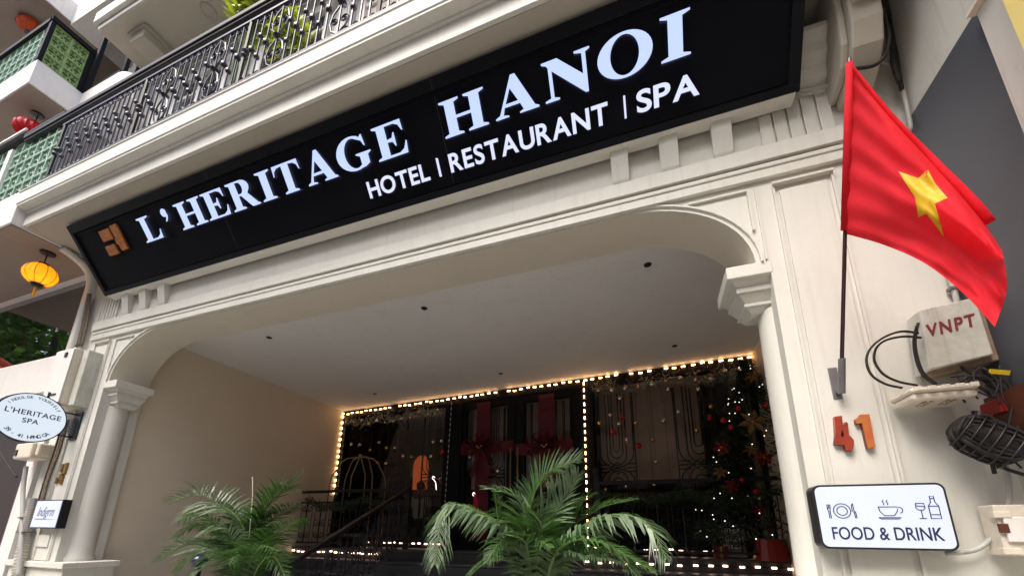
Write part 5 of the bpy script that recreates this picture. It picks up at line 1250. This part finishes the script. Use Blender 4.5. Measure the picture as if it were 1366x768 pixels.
# ================================================================== LEFT WALL CLUTTER
mb = thing('meter_cabinet', 'tall off-white meter cabinet with a rusted edge beside the left pier', 'meter cabinet', (-6.6, -.001, 2.88))
b = MB(); b.box(-.20,.17,-.22,0,0,.72); b.build('case', M['boxw'], mb, bevel=.015)
b = MB(); b.box(.175,.30,-.15,0,.0,.70); b.build('side_channel', M['box'], mb, bevel=.01)
b = MB(); b.box(-.20,.17,-.23,-.22,.02,.70); b.build('door', M['white'], mb, bevel=.006)
b = MB(); b.box(.02,.07,-.24,-.225,.60,.66); b.box(-.06,-.04,-.245,-.225,.05,.16); b.box(-.06,.08,-.24,-.228,.12,.135); b.build('latch', M['black'], mb)
m2 = thing('meter_box', 'small cream meter box under the oval spa sign', 'meter box', tuple(at(42, 603, 1, -.12)))
b = MB(); b.box(-.17,.20,-.08,.10,-.09,.10); b.box(.205,.27,-.05,.10,-.06,.09); b.build('case', M['boxw'], m2, bevel=.02)
b = MB(); b.box(-.13,-.08,-.09,-.08,-.05,.02); b.build('window', M['black'], m2)
conduit('grey downpipe below the small meter box', [(35,622),(31,650),(30,690),(28,730),(24,768)], .022, -.10, group='grey conduits')
conduit('corrugated pale hose beside the small square sign', [(46,665),(38,695),(31,725),(24,768)], .045, -.06, 'boxw', 'grey conduits')
hose = MB(); pts = pxpath([(46,665),(38,695),(31,725),(24,768)], -.06); t = thing('hose_ribs', 'grey ribs wound round the pale hose at the left pier', 'hose', tuple(pts[0]))
for i in range(34):
    f = i/33*(len(pts)-1); k = min(int(f), len(pts)-2); P = pts[k].lerp(pts[k+1], f-k)-pts[0]; T_ = (pts[k+1]-pts[k]).normalized(); hose.tube([P-T_*.005, P+T_*.005], .051, 10)
hose.build('rib', M['wiregrey'], t)
rr = random.Random(8); paths = []
for i in range(13):
    j = rr.uniform(-5, 5); paths.append(([(119+j*.5,392), (112+j,430), (104+j,462)], rr.choice((.005,.011,.008)), -.04-.03*rr.random())); paths.append(([(88+j,560), (76+j,600), (62+j*.8,640), (48+j,690)], rr.choice((.005,.011,.007)), -.04-.03*rr.random()))
cable('wire_bundle', 'dusty bundle of dark wires running down beside the left pier', paths, mt=('wire','wiredust','wiredust','wiregrey'))
cable('stay_cable', 'thin diagonal cable below the oval sign', [([(0,603),(12,622),(22,636)], .010, -.25)])
# oval sign, facing along the street
ov = thing('oval_sign', 'round white illuminated L\'HERITAGE SPA blade sign on the left pier', 'sign', (-6.45, -.42, 2.60))
oc = at(40, 557, 0, -6.45); ov.location = oc
RA, RB = .285, .275
b = MB(); b.prismx([(RA*math.cos(q), RB*math.sin(q)) for q in [2*math.pi*k/40 for k in range(40)]], -.035, .030); b.build('casing', M['black'], ov)
b = MB(); b.prismx([((RA-.012)*math.cos(q), (RB-.012)*math.sin(q)) for q in [2*math.pi*k/40 for k in range(40)]], .0305, .034); b.build('lit_face', mat('oval_lit_face', (.2,.2,.22), .4, emit=(.66,.76,.86), es=.36), ov)
OM = lambda y, z: frame_mat((.0352, y, z), (0,1,0), (0,0,1))
def ctext(s_, size, y, z, mt, sp_=1.0, off=.0012):
    o = text('lettering', s_, size, M[mt], ov, OM(0,0), .0006, off, space=sp_); ys = [v.co.y for v in o.data.vertices]; m_ = (min(ys)+max(ys))/2
    for v in o.data.vertices: v.co.y += y-m_; v.co.z += z
ctext("L'HERITAGE", .078, .01, .02, 'ink2', 1.08); ctext('SPA', .072, .0, -.065, 'ink2', 1.1)
def arc_text(s_, r_, a_mid, span, size, top_):
    for i, ch in enumerate(s_):
        if ch == ' ': continue
        a = R(a_mid+(span/2-span*i/(len(s_)-1))*(1 if top_ else -1)); y, z = r_*math.cos(a), r_*math.sin(a)
        tdir = (0, math.sin(a), -math.cos(a)) if top_ else (0, -math.sin(a), math.cos(a)); udir = (0, math.cos(a), math.sin(a)) if top_ else (0, -math.cos(a), -math.sin(a))
        text('lettering', ch, size, M['ink2'], ov, frame_mat((.0352, y-tdir[1]*size*.3, z-tdir[2]*size*.3), tdir, udir), .0006, .0008)
arc_text('INDULGE YOURSELF', .215, 90, 112, .040, True); arc_text('39 - 41 HANG GA', .235, 270, 88, .055, False)
b = MB(); oy = RA-.02
b.box(-.012,.012,oy,.60-.0,.10,.115); b.box(-.012,.012,oy,.60,-.19,-.175)
ybk = -oc.y
b = MB(); b.box(-.012,.012,.22,ybk,.13,.145); b.box(-.012,.012,.22,ybk,-.145,-.13); b.box(-.05,.09,ybk-.03,ybk-.002,-.17,.17); b.build('bracket', M['black'], ov)
b = MB()
for k in range(9):
    for s_ in (1, -1): b.tube([(0,.23+.0*k,-.13+.028*k),(0,ybk-.03,-.13+.028*((k+3*s_) % 9))], .004, 4)
b.build('bracket_mesh', M['steel'], ov)
# square sign
sq = thing('square_sign', 'small white square lightbox with script lettering below the oval sign', 'sign', (-6.36, -.002, 1.48))
b = MB(); b.box(-.25,.25,-.078,0,0,.31); b.build('casing', M['black'], sq, bevel=.004)
b = MB(); b.box(-.243,.238,-.083,-.0785,.012,.298); b.build('lit_face', M['lightbox'], sq)
text('lettering', 'Indigrm', .150, M['ink2'], sq, frame_mat((-.175,-.0845,.13), (1,0,0), (0,0,1)), .0008, -.001, sx=.70, shear=.35)
b = MB(); b.box(-.19,-.02,-.0855,-.084,.095,.103); b.box(.0,.16,-.0855,-.084,.093,.097); b.build('underline', M['ink2'], sq)
b = MB(); b.box(-.16,.05,-.025,0,-.16,-.03); t = tag(b.build('wall_plate', M['cream'], bevel=.004), 'blank cream plate on the pier under the small square sign', 'plate'); t.location = (-6.36, -.001, 1.44)
# gold logo
lg = thing('gold_logo', 'small brass pixel-like emblem on the left pier', 'emblem', (-6.44, -.001, 2.09))
for x0, x1, z0, z1 in ((-.04,.0,.02,.12),(.02,.075,.0,.13),(-.075,-.03,-.11,-.04),(-.03,.035,-.06,.01),(.03,.06,-.12,-.02),(-.005,.02,-.11,-.06)):
    b = MB(); b.box(x0,x1,-.03,0,z0,z1); b.build('block', M['gold'], lg, bevel=.004)

# ================================================================== ACROSS THE STREET (seen only in reflections)
for i, (x0, x1, h, mt, lb) in enumerate(((-24,-15,11,'street1','ochre shophouse across the street at the far left'),(-14.9,-6,13,'street2','pale shophouse across the street facing the left pier'),(-5.9,3,10.5,'street1','ochre shophouse across the street facing the entrance'),(3.1,13,12,'street2','pale shophouse across the street at the right'))):
    t = thing('shophouse', lb, 'building', ((x0+x1)/2, -12, 0)); hw = (x1-x0)/2
    b = MB(); b.box(-hw,hw,-6,0,0,h); b.build('wall', M[mt], t)
    b = MB(); b.box(-hw,hw,0,1.4,3.2,3.35); b.build('awning', M['signred'], t)
    for fz in range(1, int(h/3.3)):
        for fx in range(3):
            b = MB(); cx = -hw+hw*2*(fx+.5)/3; b.box(cx-.7,cx+.7,.001,.06,3.6+(fz-1)*3.3,5.4+(fz-1)*3.3); b.build('window', M['mirrorwin'], t)
    b = MB(); b.box(-hw+.4,hw-.4,.001,.05,.1,3.0); b.build('shutter', M['boxbrown'], t)
def street_tree(x, y, h, r_, lb, seed):
    t = thing('street_tree', lb, 'tree', (x, y, 0.13), group='street trees across the road'); rn = random.Random(seed)
    b = MB(); b.tube([(0,0,0),(.1,0,h*.4),(-.1,.1,h*.7)], [.22,.16,.08], 9)
    for k in range(7):
        a = k*.9; b.tube([(0,0,h*.42),(math.cos(a)*r_*.4,math.sin(a)*r_*.4,h*.62),(math.cos(a)*r_*.75,math.sin(a)*r_*.75,h*.8)], [.09,.05,.02], 6)
    b.build('trunk', M['bark'], t)
    b = MB(); cl = [Vector((rn.gauss(0,.5)*r_, rn.gauss(0,.5)*r_, h*.75+rn.gauss(0,.18)*h)) for _ in range(38)]
    for i in range(7000):
        P = cl[i % 38]+Vector((rn.gauss(0,.28),rn.gauss(0,.28),rn.gauss(0,.2)))*r_*.5; d = Vector((rn.gauss(0,1),rn.gauss(0,1),rn.gauss(-.2,.6))).normalized(); s_ = d.orthogonal().normalized()*.07
        b.add([P-s_, P+d*.12, P+s_, P-d*.12], [(0,1,2,3)])
    b.build('crown', M['treeleaf'], t)
street_tree(-17.5, -3.3, 10.5, 3.0, 'leafy street tree by the left neighbour', 1)
street_tree(-23.5, -4.2, 11.5, 3.2, 'leafy street tree further down the road', 2)
